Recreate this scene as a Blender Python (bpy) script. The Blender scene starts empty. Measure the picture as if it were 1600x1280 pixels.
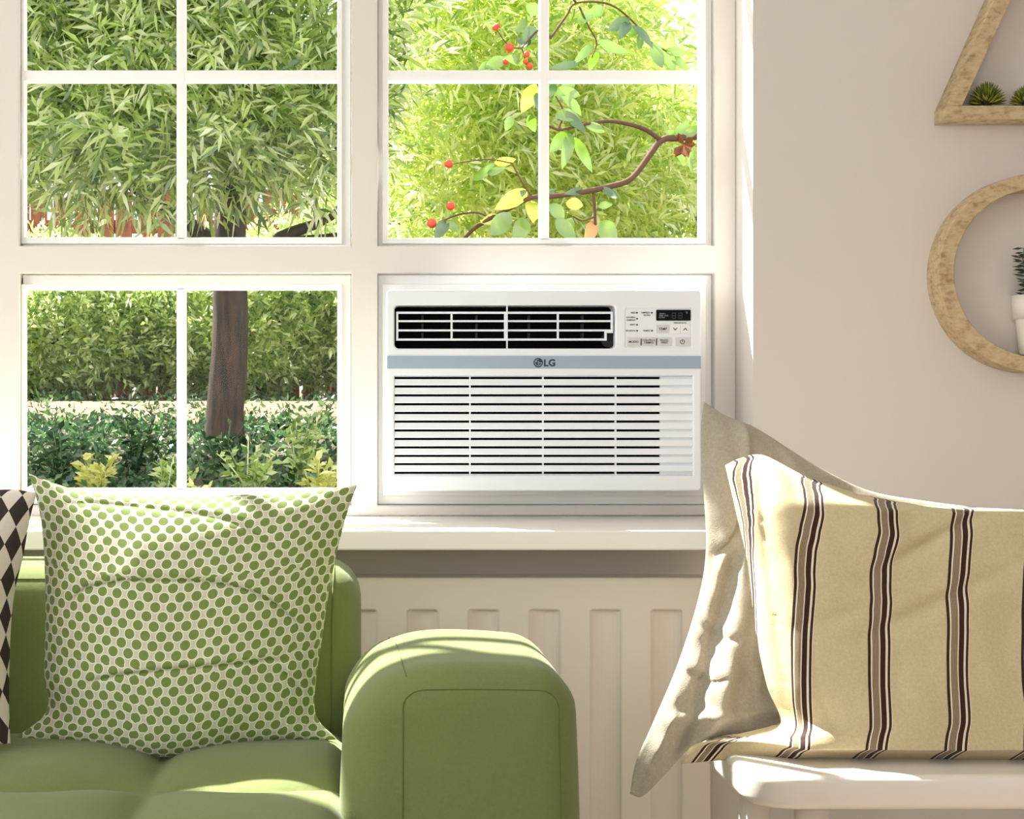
import bpy, bmesh, math, random
import numpy as np
from mathutils import Vector, Matrix, noise

# ------------------------------------------------------------------ camera
SC = bpy.context.scene
COL = SC.collection
FPX, VX, VY, H = 2300.0, 560.0, 640.0, 0.95      # focal length in px of the 1600 px frame, eye point, eye height

cam_d = bpy.data.cameras.new('camera')
cam_d.sensor_width = 36.0
cam_d.lens = FPX / 1600.0 * 36.0
cam_d.shift_x = (800.0 - VX) / 1600.0
cam_d.clip_start = 0.05
cam = bpy.data.objects.new('camera', cam_d)
cam.location = (0, 0, H)
cam.rotation_euler = (math.pi / 2, 0, 0)
COL.objects.link(cam)
SC.camera = cam

# ------------------------------------------------------------------ world, sun, fill lights, exposure
world = bpy.data.worlds.new('world')
SC.world = world
world.use_nodes = True
wn = world.node_tree.nodes['Background']
wn.inputs['Color'].default_value = (0.93, 0.97, 1.0, 1)
wn.inputs['Strength'].default_value = 1.6

sun_d = bpy.data.lights.new('sun', 'SUN')
sun_d.energy = 19.0
sun_d.angle = math.radians(0.6)
sun_d.color = (1.0, 0.97, 0.91)
sun = bpy.data.objects.new('sun', sun_d)
SUN_DIR = Vector((0.45, -0.44, -0.80)).normalized()
sun.rotation_euler = SUN_DIR.to_track_quat('-Z', 'Y').to_euler()
sun.location = (-3, 8, 8)
COL.objects.link(sun)

# fill lights added at unseen openings made in the left and rear walls
def fill_light(name, loc, rot, sx, sy, energy):
    l = bpy.data.lights.new(name, 'AREA'); l.shape = 'RECTANGLE'; l.size = sx; l.size_y = sy
    l.energy = energy; l.color = (0.98, 0.99, 1.0)
    o = bpy.data.objects.new(name, l); o.location = loc; o.rotation_euler = rot
    COL.objects.link(o)
fill_light('left_fill_light', (-2.62, 0.4, 1.65), (math.pi / 2, 0, -math.pi / 2), 2.4, 1.5, 32.0)
fill_light('rear_fill_light', (-0.6, -2.32, 1.75), (math.pi / 2, 0, 0), 2.2, 1.5, 13.0)

SC.view_settings.view_transform = 'Standard'
SC.view_settings.look = 'None'
SC.view_settings.gamma = 1.0
SC.view_settings.use_curve_mapping = False
SC.view_settings.exposure = 0.25

# ------------------------------------------------------------------ helpers
def W(px, py, d):
    return Vector(((px - VX) / FPX * d, d, H - (py - VY) / FPX * d))
def X(px, d): return (px - VX) / FPX * d
def Z(py, d): return H - (py - VY) / FPX * d

def srgb(r, g, b):
    f = lambda c: ((c / 255.0) / 12.92 if c / 255.0 <= 0.04045 else (((c / 255.0) + 0.055) / 1.055) ** 2.4)
    return (f(r), f(g), f(b), 1.0)

class NT:
    def __init__(s, name):
        s.m = bpy.data.materials.new(name); s.m.use_nodes = True
        s.t = s.m.node_tree; s.n = s.t.nodes; s.l = s.t.links
        s.b = s.n['Principled BSDF']; s.out = s.n['Material Output']
    def add(s, typ, **kw):
        n = s.n.new(typ)
        for k, v in kw.items():
            if hasattr(n, k) and k not in n.inputs: setattr(n, k, v)
            else: n.inputs[k].default_value = v
        return n
    def link(s, a, b): s.l.new(a, b)
    def math(s, op, a, b=None, c=None, clamp=False):
        n = s.n.new('ShaderNodeMath'); n.operation = op; n.use_clamp = clamp
        for i, v in enumerate((a, b, c)):
            if v is None: continue
            if isinstance(v, (int, float)): n.inputs[i].default_value = v
            else: s.l.new(v, n.inputs[i])
        return n.outputs[0]
    def mix(s, fac, a, b, mode='MIX'):
        n = s.n.new('ShaderNodeMix'); n.data_type = 'RGBA'; n.blend_type = mode
        for sock, v in ((n.inputs[0], fac), (n.inputs[6], a), (n.inputs[7], b)):
            if isinstance(v, (int, float)): sock.default_value = v
            elif isinstance(v, tuple): sock.default_value = v
            else: s.l.new(v, sock)
        return n.outputs[2]
    def noise(s, scale, detail=3, vec=None, rough=0.5):
        n = s.n.new('ShaderNodeTexNoise'); n.inputs['Scale'].default_value = scale
        n.inputs['Detail'].default_value = detail; n.inputs['Roughness'].default_value = rough
        if vec is None:
            tc = s.n.new('ShaderNodeTexCoord'); vec = tc.outputs['Object']
        s.l.new(vec, n.inputs['Vector'])
        return n.outputs['Fac']
    def bump(s, h, strength, dist=0.002):
        n = s.n.new('ShaderNodeBump'); n.inputs['Strength'].default_value = strength
        n.inputs['Distance'].default_value = dist
        s.l.new(h, n.inputs['Height']); s.l.new(n.outputs[0], s.b.inputs['Normal'])

def mat_plain(name, col, rough=0.5, var=0.06, scale=12.0, bump=0.0, bscale=200.0, metal=0.0, spec=0.5):
    m = NT(name)
    dark = tuple(c * (1 - var) for c in col[:3]) + (1,)
    light = tuple(min(1, c * (1 + var)) for c in col[:3]) + (1,)
    m.link(m.mix(m.noise(scale), dark, light), m.b.inputs['Base Color'])
    m.b.inputs['Roughness'].default_value = rough
    m.b.inputs['Metallic'].default_value = metal
    m.b.inputs['Specular IOR Level'].default_value = spec
    if bump: m.bump(m.noise(bscale, 4), bump)
    return m.m

def mat_fabric(name, col, var=0.12, weave=900.0, bump=0.35, sheen=0.3, rough=0.95):
    m = NT(name)
    dark = tuple(c * (1 - var) for c in col[:3]) + (1,)
    light = tuple(min(1, c * (1 + var)) for c in col[:3]) + (1,)
    f = m.math('ADD', m.math('MULTIPLY', m.noise(weave, 2), 0.4), m.math('ADD', m.math('MULTIPLY', m.noise(weave * .3, 3, None, .7), 0.4), m.math('MULTIPLY', m.noise(9.0, 3), 0.2)))
    f = m.math('ADD', m.math('MULTIPLY', m.math('SUBTRACT', f, .5), 2.0), .5, None, True)
    m.link(m.mix(f, dark, light), m.b.inputs['Base Color'])
    m.b.inputs['Roughness'].default_value = rough
    m.b.inputs['Specular IOR Level'].default_value = 0.2
    m.b.inputs['Sheen Weight'].default_value = sheen
    m.b.inputs['Sheen Roughness'].default_value = 0.5
    m.bump(m.noise(weave, 2), bump, 0.001)
    return m.m

def mat_wood(name, c1, c2, c3, sc=(3, 3, 30)):
    m = NT(name)
    tc = m.add('ShaderNodeTexCoord'); mp = m.add('ShaderNodeMapping')
    mp.inputs['Scale'].default_value = sc
    m.link(tc.outputs['Object'], mp.inputs['Vector'])
    n1 = m.noise(6.0, 6, mp.outputs[0], 0.65)
    n2 = m.noise(22.0, 3)
    r = m.add('ShaderNodeValToRGB')
    r.color_ramp.elements[0].position = 0.34; r.color_ramp.elements[0].color = c3
    r.color_ramp.elements[1].position = 0.62; r.color_ramp.elements[1].color = c1
    e = r.color_ramp.elements.new(0.46); e.color = c2
    m.link(n1, r.inputs[0])
    m.link(m.mix(m.math('MULTIPLY', n2, 0.35), r.outputs[0], c2), m.b.inputs['Base Color'])
    m.b.inputs['Roughness'].default_value = 0.6
    m.bump(n1, 0.15)
    return m.m

def mat_leaf(name, c_dark, c_mid, c_light, trans=0.45, gloss=0.14):
    m = NT(name)
    g = m.add('ShaderNodeNewGeometry')
    r = m.add('ShaderNodeValToRGB')
    r.color_ramp.elements[0].position = 0.0; r.color_ramp.elements[0].color = c_dark
    r.color_ramp.elements[1].position = 1.0; r.color_ramp.elements[1].color = c_light
    e = r.color_ramp.elements.new(0.5); e.color = c_mid
    m.link(g.outputs['Random Per Island'], r.inputs[0])
    dif = m.add('ShaderNodeBsdfDiffuse'); tr = m.add('ShaderNodeBsdfTranslucent'); gl = m.add('ShaderNodeBsdfGlossy')
    gl.inputs['Roughness'].default_value = 0.35
    m.link(r.outputs[0], dif.inputs[0]); m.link(r.outputs[0], tr.inputs[0])
    m1 = m.add('ShaderNodeMixShader'); m1.inputs[0].default_value = trans
    m.link(dif.outputs[0], m1.inputs[1]); m.link(tr.outputs[0], m1.inputs[2])
    m2 = m.add('ShaderNodeMixShader'); m2.inputs[0].default_value = gloss
    m.link(m1.outputs[0], m2.inputs[1]); m.link(gl.outputs[0], m2.inputs[2])
    m.link(m2.outputs[0], m.out.inputs['Surface'])
    return m.m

def mat_glass(name):
    m = NT(name)
    tr = m.add('ShaderNodeBsdfTransparent'); gl = m.add('ShaderNodeBsdfGlossy')
    gl.inputs['Roughness'].default_value = 0.02
    tr.inputs[0].default_value = (0.98, 0.99, 0.98, 1)
    mx = m.add('ShaderNodeMixShader'); mx.inputs[0].default_value = 0.004
    m.link(tr.outputs[0], mx.inputs[1]); m.link(gl.outputs[0], mx.inputs[2])
    m.link(mx.outputs[0], m.out.inputs['Surface'])
    return m.m

def parent_to(o, p):
    if p is None: return
    o.parent = p
    if p.type == 'EMPTY':
        o.matrix_parent_inverse = Matrix.Translation(-p.location)

def tag(o, label=None, cat=None, group=None, kind=None):
    if label: o['label'] = label
    if cat: o['category'] = cat
    if group: o['group'] = group
    if kind: o['kind'] = kind
    return o

def thing(name, loc, label, cat, group=None):
    o = bpy.data.objects.new(name, None); o.location = loc
    o.empty_display_size = 0.05
    COL.objects.link(o)
    return tag(o, label, cat, group)

def link_mesh(name, me, mat, parent=None, smooth=False):
    if mat: me.materials.clear(); me.materials.append(mat)
    if smooth: me.polygons.foreach_set('use_smooth', [True] * len(me.polygons))
    o = bpy.data.objects.new(name, me); COL.objects.link(o)
    parent_to(o, parent)
    return o

def mesh_obj(name, vs, fs, mat, parent=None, smooth=False):
    me = bpy.data.meshes.new(name)
    me.from_pydata([tuple(v) for v in vs], [], [tuple(f) for f in fs]); me.update()
    return link_mesh(name, me, mat, parent, smooth)

def rr(x0, z0, x1, z1, r=0.0, n=5):
    if x0 > x1: x0, x1 = x1, x0
    if z0 > z1: z0, z1 = z1, z0
    if r <= 0: return [(x0, z0), (x1, z0), (x1, z1), (x0, z1)]
    P = []
    for cx, cz, a0 in ((x1 - r, z0 + r, -90), (x1 - r, z1 - r, 0), (x0 + r, z1 - r, 90), (x0 + r, z0 + r, 180)):
        for i in range(n + 1):
            a = math.radians(a0 + 90 * i / n)
            P.append((cx + r * math.cos(a), cz + r * math.sin(a)))
    return P

def circ(cx, cz, r, n=64):
    return [(cx + r * math.cos(2 * math.pi * i / n), cz + r * math.sin(2 * math.pi * i / n)) for i in range(n)]

def curve_mesh(cu):
    o = bpy.data.objects.new('tmp', cu); COL.objects.link(o)
    dg = bpy.context.evaluated_depsgraph_get()
    me = bpy.data.meshes.new_from_object(o.evaluated_get(dg))
    bpy.data.objects.remove(o); bpy.data.curves.remove(cu)
    return me

def plate_mesh(loops, a, b, bevel=0.0, flat=False, res=2):
    """extruded plate with holes: loops in (x,z), a..b the y span (or, flat: loops in (x,y), a..b the z span)"""
    cu = bpy.data.curves.new('tmp', 'CURVE'); cu.dimensions = '2D'; cu.fill_mode = 'BOTH'
    for L in loops:
        s = cu.splines.new('POLY'); s.points.add(len(L) - 1)
        for p, q in zip(s.points, L): p.co = (q[0], q[1], 0, 1)
        s.use_cyclic_u = True
    dep = abs(b - a)
    cu.extrude = max(dep / 2 - bevel, 1e-5)
    if bevel: cu.bevel_depth = bevel; cu.bevel_resolution = res; cu.offset = -bevel
    me = curve_mesh(cu)
    mid = (a + b) / 2
    n = len(me.vertices); co = np.empty(n * 3); me.vertices.foreach_get('co', co); co = co.reshape(-1, 3)
    if flat: co[:, 2] += mid
    else: co = np.stack([co[:, 0], mid - co[:, 2], co[:, 1]], 1)
    me.vertices.foreach_set('co', co.ravel())
    me.update()
    return me

def ring_frame(name, outer, inner, a, b, mat, parent=None, bevel=0.0):
    """rectangular frame: outer/inner (x0,z0,x1,z1), y span a..b"""
    def cs(r): return [(min(r[0], r[2]), min(r[1], r[3])), (max(r[0], r[2]), min(r[1], r[3])), (max(r[0], r[2]), max(r[1], r[3])), (min(r[0], r[2]), max(r[1], r[3]))]
    o, i = cs(outer), cs(inner)
    V = [(x, y, z) for y in (a, b) for q in (o, i) for x, z in q]
    F = []
    for k in range(4):
        j = (k + 1) % 4
        F += [(k, j, 4 + j, 4 + k), (8 + k, 12 + k, 12 + j, 8 + j), (k, 8 + k, 8 + j, j), (4 + k, 4 + j, 12 + j, 12 + k)]
    ob = mesh_obj(name, V, F, mat, parent)
    if bevel:
        bm = bmesh.new(); bm.from_mesh(ob.data)
        E = [e for e in bm.edges if len(e.link_faces) == 2 and e.calc_face_angle(0) > .5]
        bmesh.ops.bevel(bm, geom=E, offset=bevel, segments=2, affect='EDGES', profile=0.5)
        bm.to_mesh(ob.data); bm.free()
    return ob

def plate(name, loops, a, b, mat, parent=None, bevel=0.0, flat=False):
    return link_mesh(name, plate_mesh(loops, a, b, bevel, flat), mat, parent)

def text_mesh(body, h, bold=0.0, align='CENTER'):
    cu = bpy.data.curves.new('tmp', 'FONT'); cu.body = body; cu.size = h / 0.69
    cu.align_x = align; cu.extrude = 0.0002; cu.offset = bold; cu.space_line = 0.85
    cu.resolution_u = 3
    return curve_mesh(cu)

def text(name, body, x, z, y, h, mat, parent, bold=0.0, align='CENTER', xs=1.0):
    """text whose first baseline is at height z"""
    me = text_mesh(body, h, bold, align)
    n = len(me.vertices); co = np.empty(n * 3); me.vertices.foreach_get('co', co); co = co.reshape(-1, 3)
    co = np.stack([x + co[:, 0] * xs, y - co[:, 2], z + co[:, 1]], 1)
    me.vertices.foreach_set('co', co.ravel()); me.update()
    return link_mesh(name, me, mat, parent)

def box_geo(x0, y0, z0, x1, y1, z1):
    v = [(x0, y0, z0), (x1, y0, z0), (x1, y1, z0), (x0, y1, z0), (x0, y0, z1), (x1, y0, z1), (x1, y1, z1), (x0, y1, z1)]
    f = [(0, 3, 2, 1), (4, 5, 6, 7), (0, 1, 5, 4), (1, 2, 6, 5), (2, 3, 7, 6), (3, 0, 4, 7)]
    return v, f

def boxes(name, lst, mat, parent=None, bevel=0.0):
    V, F = [], []
    for b in lst:
        v, f = box_geo(*b); k = len(V); V += v; F += [tuple(i + k for i in q) for q in f]
    o = mesh_obj(name, V, F, mat, parent)
    if bevel:
        bm = bmesh.new(); bm.from_mesh(o.data)
        bmesh.ops.bevel(bm, geom=bm.edges[:], offset=bevel, segments=2, affect='EDGES', profile=0.5)
        bm.to_mesh(o.data); bm.free()
    return o

def catmull(P, n):
    P = [Vector(p) for p in P]
    if len(P) == 2: return [P[0].lerp(P[1], i / (n - 1)) for i in range(n)]
    Q = [P[0] * 2 - P[1]] + P + [P[-1] * 2 - P[-2]]
    # chord-length spaced samples
    L = [0]
    for a, b in zip(P, P[1:]): L.append(L[-1] + (b - a).length)
    out = []
    for i in range(n):
        s = L[-1] * i / (n - 1)
        k = 0
        while k < len(P) - 2 and L[k + 1] < s: k += 1
        t = (s - L[k]) / max(L[k + 1] - L[k], 1e-9)
        a, b, c, d = Q[k], Q[k + 1], Q[k + 2], Q[k + 3]
        out.append(0.5 * ((2 * b) + (c - a) * t + (2 * a - 5 * b + 4 * c - d) * t * t + (3 * b - a - 3 * c + d) * t ** 3))
    return out

def tube_geo(pts, rad, n=8, closed=False):
    pts = [Vector(p) for p in pts]
    if not isinstance(rad, (list, tuple)): rad = [rad] * len(pts)
    V, F = [], []
    up = Vector((0, 0, 1)); m = len(pts)
    for i, p in enumerate(pts):
        if closed: t = pts[(i + 1) % m] - pts[i - 1]
        else: t = pts[min(i + 1, m - 1)] - pts[max(i - 1, 0)]
        t.normalize()
        ref = up if abs(t.z) < 0.9 else Vector((0, 1, 0))
        a = t.cross(ref).normalized(); b = t.cross(a)
        for k in range(n):
            w = 2 * math.pi * k / n
            V.append(p + (a * math.cos(w) + b * math.sin(w)) * rad[i])
    for i in range(m if closed else m - 1):
        for k in range(n):
            j = (i + 1) % m
            F.append((i * n + k, i * n + (k + 1) % n, j * n + (k + 1) % n, j * n + k))
    if not closed:
        F.append(tuple(range(n))[::-1]); F.append(tuple(range((m - 1) * n, m * n)))
    return V, F

def tube(name, pts, rad, mat, parent=None, n=8, closed=False):
    v, f = tube_geo(pts, rad, n, closed)
    return mesh_obj(name, v, f, mat, parent, True)

def tubes(name, lst, mat, parent=None, n=6):
    V, F = [], []
    for pts, rad in lst:
        v, f = tube_geo(pts, rad, n); k = len(V); V += v; F += [tuple(i + k for i in q) for q in f]
    return mesh_obj(name, V, F, mat, parent, True)

def lathe(name, prof, c, mat, parent=None, n=40):
    V, F = [], []
    for r, z in prof:
        for k in range(n):
            a = 2 * math.pi * k / n
            V.append((c[0] + r * math.cos(a), c[1] + r * math.sin(a), c[2] + z))
    for i in range(len(prof) - 1):
        for k in range(n):
            F.append((i * n + k, i * n + (k + 1) % n, (i + 1) * n + (k + 1) % n, (i + 1) * n + k))
    F.append(tuple(range(n))[::-1]); F.append(tuple(range((len(prof) - 1) * n, len(prof) * n)))
    return mesh_obj(name, V, F, mat, parent, True)

def rounded_box(name, lo, hi, r, mat, parent=None, n=22, deform=None):
    """soft upholstered block: six grids pulled to a rounded box, then deformed"""
    lo, hi = Vector(lo), Vector(hi)
    bm = bmesh.new()
    bmesh.ops.create_cube(bm, size=2.0)
    bmesh.ops.subdivide_edges(bm, edges=bm.edges[:], cuts=n, use_grid_fill=True)
    c, h = (lo + hi) / 2, (hi - lo) / 2
    rv = Vector((r, r, r)) if isinstance(r, (int, float)) else Vector(r)
    for v in bm.verts:
        q = Vector(v.co)
        p = Vector([math.copysign(min(abs(q[i]), 1.0), q[i]) for i in range(3)])
        # concentrate samples at the edges
        p = Vector([math.copysign(1 - (1 - abs(p[i])) ** 1.7, p[i]) for i in range(3)])
        full = Vector([p[i] * h[i] for i in range(3)])
        inner = Vector([max(-(h[i] - rv[i]), min(h[i] - rv[i], full[i])) for i in range(3)])
        dlt = full - inner
        e = Vector([dlt[i] / rv[i] for i in range(3)])
        if e.length > 1e-6:
            m = max(abs(e.x), abs(e.y), abs(e.z))
            e = e.normalized() * m
        v.co = c + inner + Vector([e[i] * rv[i] for i in range(3)])
        if deform: v.co = deform(v.co.copy(), c, h)
    bm.normal_update()
    me = bpy.data.meshes.new(name); bm.to_mesh(me); bm.free()
    return link_mesh(name, me, mat, parent, True)

def fast_mesh(name, co, quads):
    me = bpy.data.meshes.new(name)
    co = np.asarray(co, dtype=np.float32); quads = np.asarray(quads, dtype=np.int32)
    k = quads.shape[1]
    me.vertices.add(len(co)); me.vertices.foreach_set('co', co.ravel())
    me.loops.add(quads.size); me.loops.foreach_set('vertex_index', quads.ravel())
    me.polygons.add(len(quads)); me.polygons.foreach_set('loop_start', np.arange(0, quads.size, k, dtype=np.int32))
    me.update(calc_edges=True); me.validate()
    return me

# ------------------------------------------------------------------ materials
M = {}
M['wall'] = mat_plain('wall_paint', srgb(219, 211, 204), 0.85, 0.015, 3.0, 0.08, 120)
M['ceiling'] = mat_plain('ceiling_paint', srgb(240, 238, 233), 0.9, 0.01, 3.0)
M['floor'] = mat_wood('floor_oak', srgb(186, 172, 152), srgb(168, 152, 132), srgb(142, 126, 108), (2, 14, 2))
M['frame'] = mat_plain('frame_paint', srgb(226, 219, 212), 0.45, 0.01, 4.0)
M['sash'] = mat_plain('sash_paint', srgb(252, 251, 248), 0.4, 0.01, 4.0)
M['sill'] = mat_plain('sill_paint', srgb(244, 240, 233), 0.4, 0.012, 5.0)
M['radiator'] = mat_plain('radiator_enamel', srgb(230, 221, 208), 0.4, 0.01, 5.0)
M['glass'] = mat_glass('window_glass')
M['plastic'] = mat_plain('white_plastic', srgb(238, 241, 247), 0.4, 0.008, 6.0)
M['plastic_grille'] = mat_plain('grille_plastic', srgb(242, 245, 251), 0.4, 0.008, 6.0)
M['button'] = mat_plain('button_grey', srgb(214, 214, 214), 0.5, 0.03, 900.0)
M['button_white'] = mat_plain('button_white', srgb(243, 243, 243), 0.5, 0.02, 900.0)
M['cavity'] = mat_plain('dark_cavity', (0.004, 0.004, 0.005, 1), 0.9, 0.3, 30.0, spec=0.05)
M['fin'] = mat_plain('dark_fin', (0.02, 0.02, 0.022, 1), 0.7, 0.3, 30.0)
M['band'] = mat_plain('blue_band', srgb(158, 176, 194), 0.35, 0.02, 8.0)
M['navy'] = mat_plain('navy_print', srgb(38, 50, 70), 0.5, 0.03, 40.0)
M['print'] = mat_plain('print_black', (0.015, 0.015, 0.016, 1), 0.6, 0.05, 40.0)
M['screen'] = mat_plain('screen_black', (0.006, 0.006, 0.007, 1), 0.5, 0.1, 40.0, spec=0.1)
M['segment'] = mat_plain('segment_grey', (0.05, 0.05, 0.052, 1), 0.5, 0.05, 40.0)
M['segment_light'] = mat_plain('segment_light', (0.35, 0.35, 0.36, 1), 0.5, 0.05, 40.0)
M['sofa'] = mat_fabric('sofa_fabric', srgb(117, 127, 77), 0.12, 700, 0.3, 0.15)
M['seam'] = mat_fabric('sofa_seam', srgb(100, 113, 62), 0.10, 700, 0.3, 0.1)
M['linen'] = mat_fabric('grey_linen', srgb(172, 163, 147), 0.28, 650, 0.6, 0.15)
M['stool'] = mat_plain('stool_paint', srgb(236, 228, 219), 0.32, 0.012, 6.0)
M['shelf_wood'] = mat_wood('pale_wood', srgb(206, 185, 150), srgb(188, 163, 126), srgb(150, 123, 94), (9, 9, 16))
M['pot'] = mat_plain('white_ceramic', srgb(240, 232, 224), 0.5, 0.02, 8.0)
M['soil'] = mat_plain('soil', srgb(60, 45, 34), 0.95, 0.3, 200.0)
M['succulent'] = mat_leaf('succulent_leaf', srgb(62, 78, 20), srgb(128, 136, 48), srgb(186, 186, 92), 0.15, 0.04)
M['herb'] = mat_leaf('herb_leaf', srgb(26, 38, 26), srgb(44, 58, 40), srgb(70, 86, 58), 0.15, 0.05)
M['bark'] = mat_wood('bark', srgb(84, 60, 44), srgb(56, 39, 28), srgb(30, 21, 15), (9, 9, 1.2))
M['twig'] = mat_plain('twig_bark', srgb(92, 66, 48), 0.9, 0.3, 60.0, 0.4, 90)
M['fence'] = mat_wood('fence_wood', srgb(176, 98, 72), srgb(150, 78, 56), srgb(104, 54, 40), (4, 4, 1))
M['ground'] = mat_plain('garden_soil', srgb(84, 74, 56), 0.95, 0.35, 4.0, 0.6, 30)
M['path'] = mat_plain('sandy_path', srgb(126, 98, 80), 0.95, 0.6, 14.0, 0.8, 40)
M['berry'] = mat_plain('berry_red', srgb(232, 70, 40), 0.4, 0.15, 60.0)
M['withered'] = mat_plain('withered_brown', srgb(118, 70, 38), 0.9, 0.5, 60.0)
M['leaf_hedge'] = mat_leaf('hedge_leaf', srgb(84, 124, 46), srgb(204, 226, 120), srgb(254, 254, 216), 0.58)  # pale end paints sun highlights into some leaves, dark end the shaded gaps
M['leaf_tree'] = mat_leaf('willow_leaf', srgb(84, 122, 44), srgb(206, 228, 122), srgb(254, 254, 220), 0.58)  # sunlit glints and shaded gaps painted as near-white and dark leaves
M['leaf_sun_tint'] = mat_leaf('sun_tinted_leaf', srgb(150, 190, 80), srgb(230, 240, 124), srgb(254, 252, 200), 0.6)  # stronger sun on the right-hand foliage painted in as yellower, paler leaves
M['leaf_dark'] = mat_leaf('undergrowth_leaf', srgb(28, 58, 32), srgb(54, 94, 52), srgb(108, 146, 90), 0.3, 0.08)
M['leaf_yellow'] = mat_leaf('yellow_leaf', srgb(190, 196, 90), srgb(228, 226, 120), srgb(246, 244, 170), 0.5)
M['leaf_rowan'] = mat_leaf('rowan_leaf', srgb(84, 130, 32), srgb(112, 152, 42), srgb(140, 174, 54), 0.4)
M['leaf_rowan_dark'] = mat_leaf('rowan_leaf_dark', srgb(44, 88, 36), srgb(56, 98, 38), srgb(70, 112, 42), 0.3)
M['leaf_rowan_yellow'] = mat_leaf('rowan_leaf_yellow', srgb(214, 220, 40), srgb(228, 232, 56), srgb(238, 238, 76), 0.55)
M['leaf_rowan_orange'] = mat_leaf('rowan_leaf_orange', srgb(232, 150, 50), srgb(236, 160, 60), srgb(240, 170, 70), 0.5)

# ------------------------------------------------------------------ room shell
YW, YWO = 2.68, 2.93          # room face and outer face of the window wall
YF = 2.80                     # front face of the window frame
XL, XR, YB, ZC = -2.6, 2.3, -2.3, 3.02
def S(o, label=None): o['kind'] = 'structure'; return o

OX0, OX1 = X(-574, YF), X(1150, YF)
OZ0, OZ1 = Z(806, YF), Z(-962, YF)
S(plate('wall_back', [rr(XL, 0, XR, ZC), rr(OX0, OZ0 - 0.034, OX1, OZ1)], YW, YWO, M['wall']))
wl = ring_frame('wall_left', (YB, 0, YWO, ZC), (-0.82, 0.88, 1.62, 2.42), -XL, -XL + 0.12, M['wall'])  # unseen opening made for the left fill light
wl.data.transform(Matrix.Rotation(math.pi / 2, 4, 'Z')); S(wl)
S(boxes('wall_right', [(XR, YB, 0, XR + 0.12, YWO, ZC)], M['wall']))
S(plate('wall_rear', [rr(XL, 0, XR, ZC), rr(-1.75, .95, 0.55, 2.55)], YB - 0.12, YB, M['wall']))  # hole behind the camera added for the rear fill light
S(boxes('floor', [(XL - .12, YB - .12, -0.1, XR + .12, YWO, 0)], M['floor']))
S(boxes('ceiling', [(XL - .12, YB - .12, ZC, XR + .12, YWO, ZC + 0.1)], M['ceiling']))
S(boxes('baseboard_back', [(XL, YW - 0.015, 0, XR, YW, 0.09)], M['frame'], bevel=0.003))

# ------------------------------------------------------------------ window
win = plate('window_1', [
    rr(OX0, OZ0, OX1, OZ1),
    rr(X(30, YF), Z(-942, YF), X(549, YF), Z(384, YF)), rr(X(590, YF), Z(-942, YF), X(1117, YF), Z(384, YF)),
    rr(X(-530, YF), Z(-942, YF), X(-11, YF), Z(384, YF)), rr(X(-530, YF), Z(427, YF), X(-11, YF), Z(790, YF)),
    rr(X(30, YF), Z(427, YF), X(549, YF), Z(790, YF)), rr(X(590, YF), Z(427, YF), X(1117, YF), Z(790, YF))],
    YF, YF + 0.07, M['frame'], bevel=0.0025)
S(win)
YS, YBD = 2.822, 2.814       # sash face, glazing-bar face
def sash(x0, x1, y0, y1, bead, cols, rows, ac=False):
    """x0..x1,y0..y1 the frame opening in px; bead the outer edge of the raised bead; cols/rows the panes"""
    holes = [rr(X(a, YBD), Z(c, YBD), X(b, YBD), Z(e, YBD)) for a, b in cols for c, e in rows]
    s = ring_frame('sash', (X(x0, YF) + .0005, Z(y0, YF) - .0005, X(x1, YF) - .0005, Z(y1, YF) + .0005),
                       (X(cols[0][0] - 3, YS), Z(rows[0][0] - 3, YS), X(cols[-1][1] + 3, YS), Z(rows[-1][1] + 3, YS)),
              YS, YS + 0.035, M['sash'], win, 0.002)
    bx = bead
    ring_frame('glazing_bead', (X(bx[0], YBD), Z(bx[2], YBD), X(bx[1], YBD), Z(bx[3], YBD)),
                           (X(cols[0][0], YBD), Z(rows[0][0], YBD), X(cols[-1][1], YBD), Z(rows[-1][1], YBD)),
          YBD, YBD + 0.02, M['sash'], s, 0.0015)
    for (a, b), (c, e) in zip(cols, cols[1:]):
        boxes('glazing_bar', [(X(b, YBD), YBD, Z(rows[-1][1], YBD) - .004, X(c, YBD), YBD + 0.03, Z(rows[0][0], YBD) + .004)], M['sash'], s, 0.0015)
    for (a, b), (c, e) in zip(rows, rows[1:]):
        for cc in cols:
            boxes('glazing_bar', [(X(cc[0], YBD) - .004, YBD + .0005, Z(c, YBD), X(cc[1], YBD) + .004, YBD + 0.0295, Z(b, YBD))], M['sash'], s, 0.0015)
    if not ac:
        for a, b in cols:
            for c, e in rows:
                boxes('pane', [(X(a, YBD) - .003, 2.829, Z(e, YBD) - .003, X(b, YBD) + .003, 2.833, Z(c, YBD) + .003)], M['glass'], s)
    return s
sash(30, 549, -942, 384, (33, 535, -925, 381), [(38, 276), (289, 527)], [(-916, -671), (-655, -412), (-396, -151), (-135, 110), (126, 371)])
sash(590, 1117, -942, 384, (597, 1103, -925, 381), [(607, 844), (858, 1093)], [(-916, -671), (-655, -412), (-396, -151), (-135, 110), (126, 372)])
sash(30, 549, 427, 790, (33, 535, 444, 775), [(38, 276), (289, 527)], [(453, 763)])
sash(590, 1117, 427, 790, (597, 1103, 444, 775), [(607, 1093)], [(453, 763)], ac=True)

sash(-530, -11, -942, 384, (-527, -25, -925, 381), [(-522, -284), (-271, -33)], [(-916, -671), (-655, -412), (-396, -151), (-135, 110), (126, 371)])
sash(-530, -11, 427, 790, (-527, -25, 444, 775), [(-522, -284), (-271, -33)], [(453, 763)])

# sill: a deep board whose front overhangs the radiator
DS = 2.457
sill = boxes('trim_1', [(XL + .002, DS, Z(860, DS), X(1196, DS), YF - .0005, OZ0 - .0005)], M['sill'], bevel=0.003)
S(sill)

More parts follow.
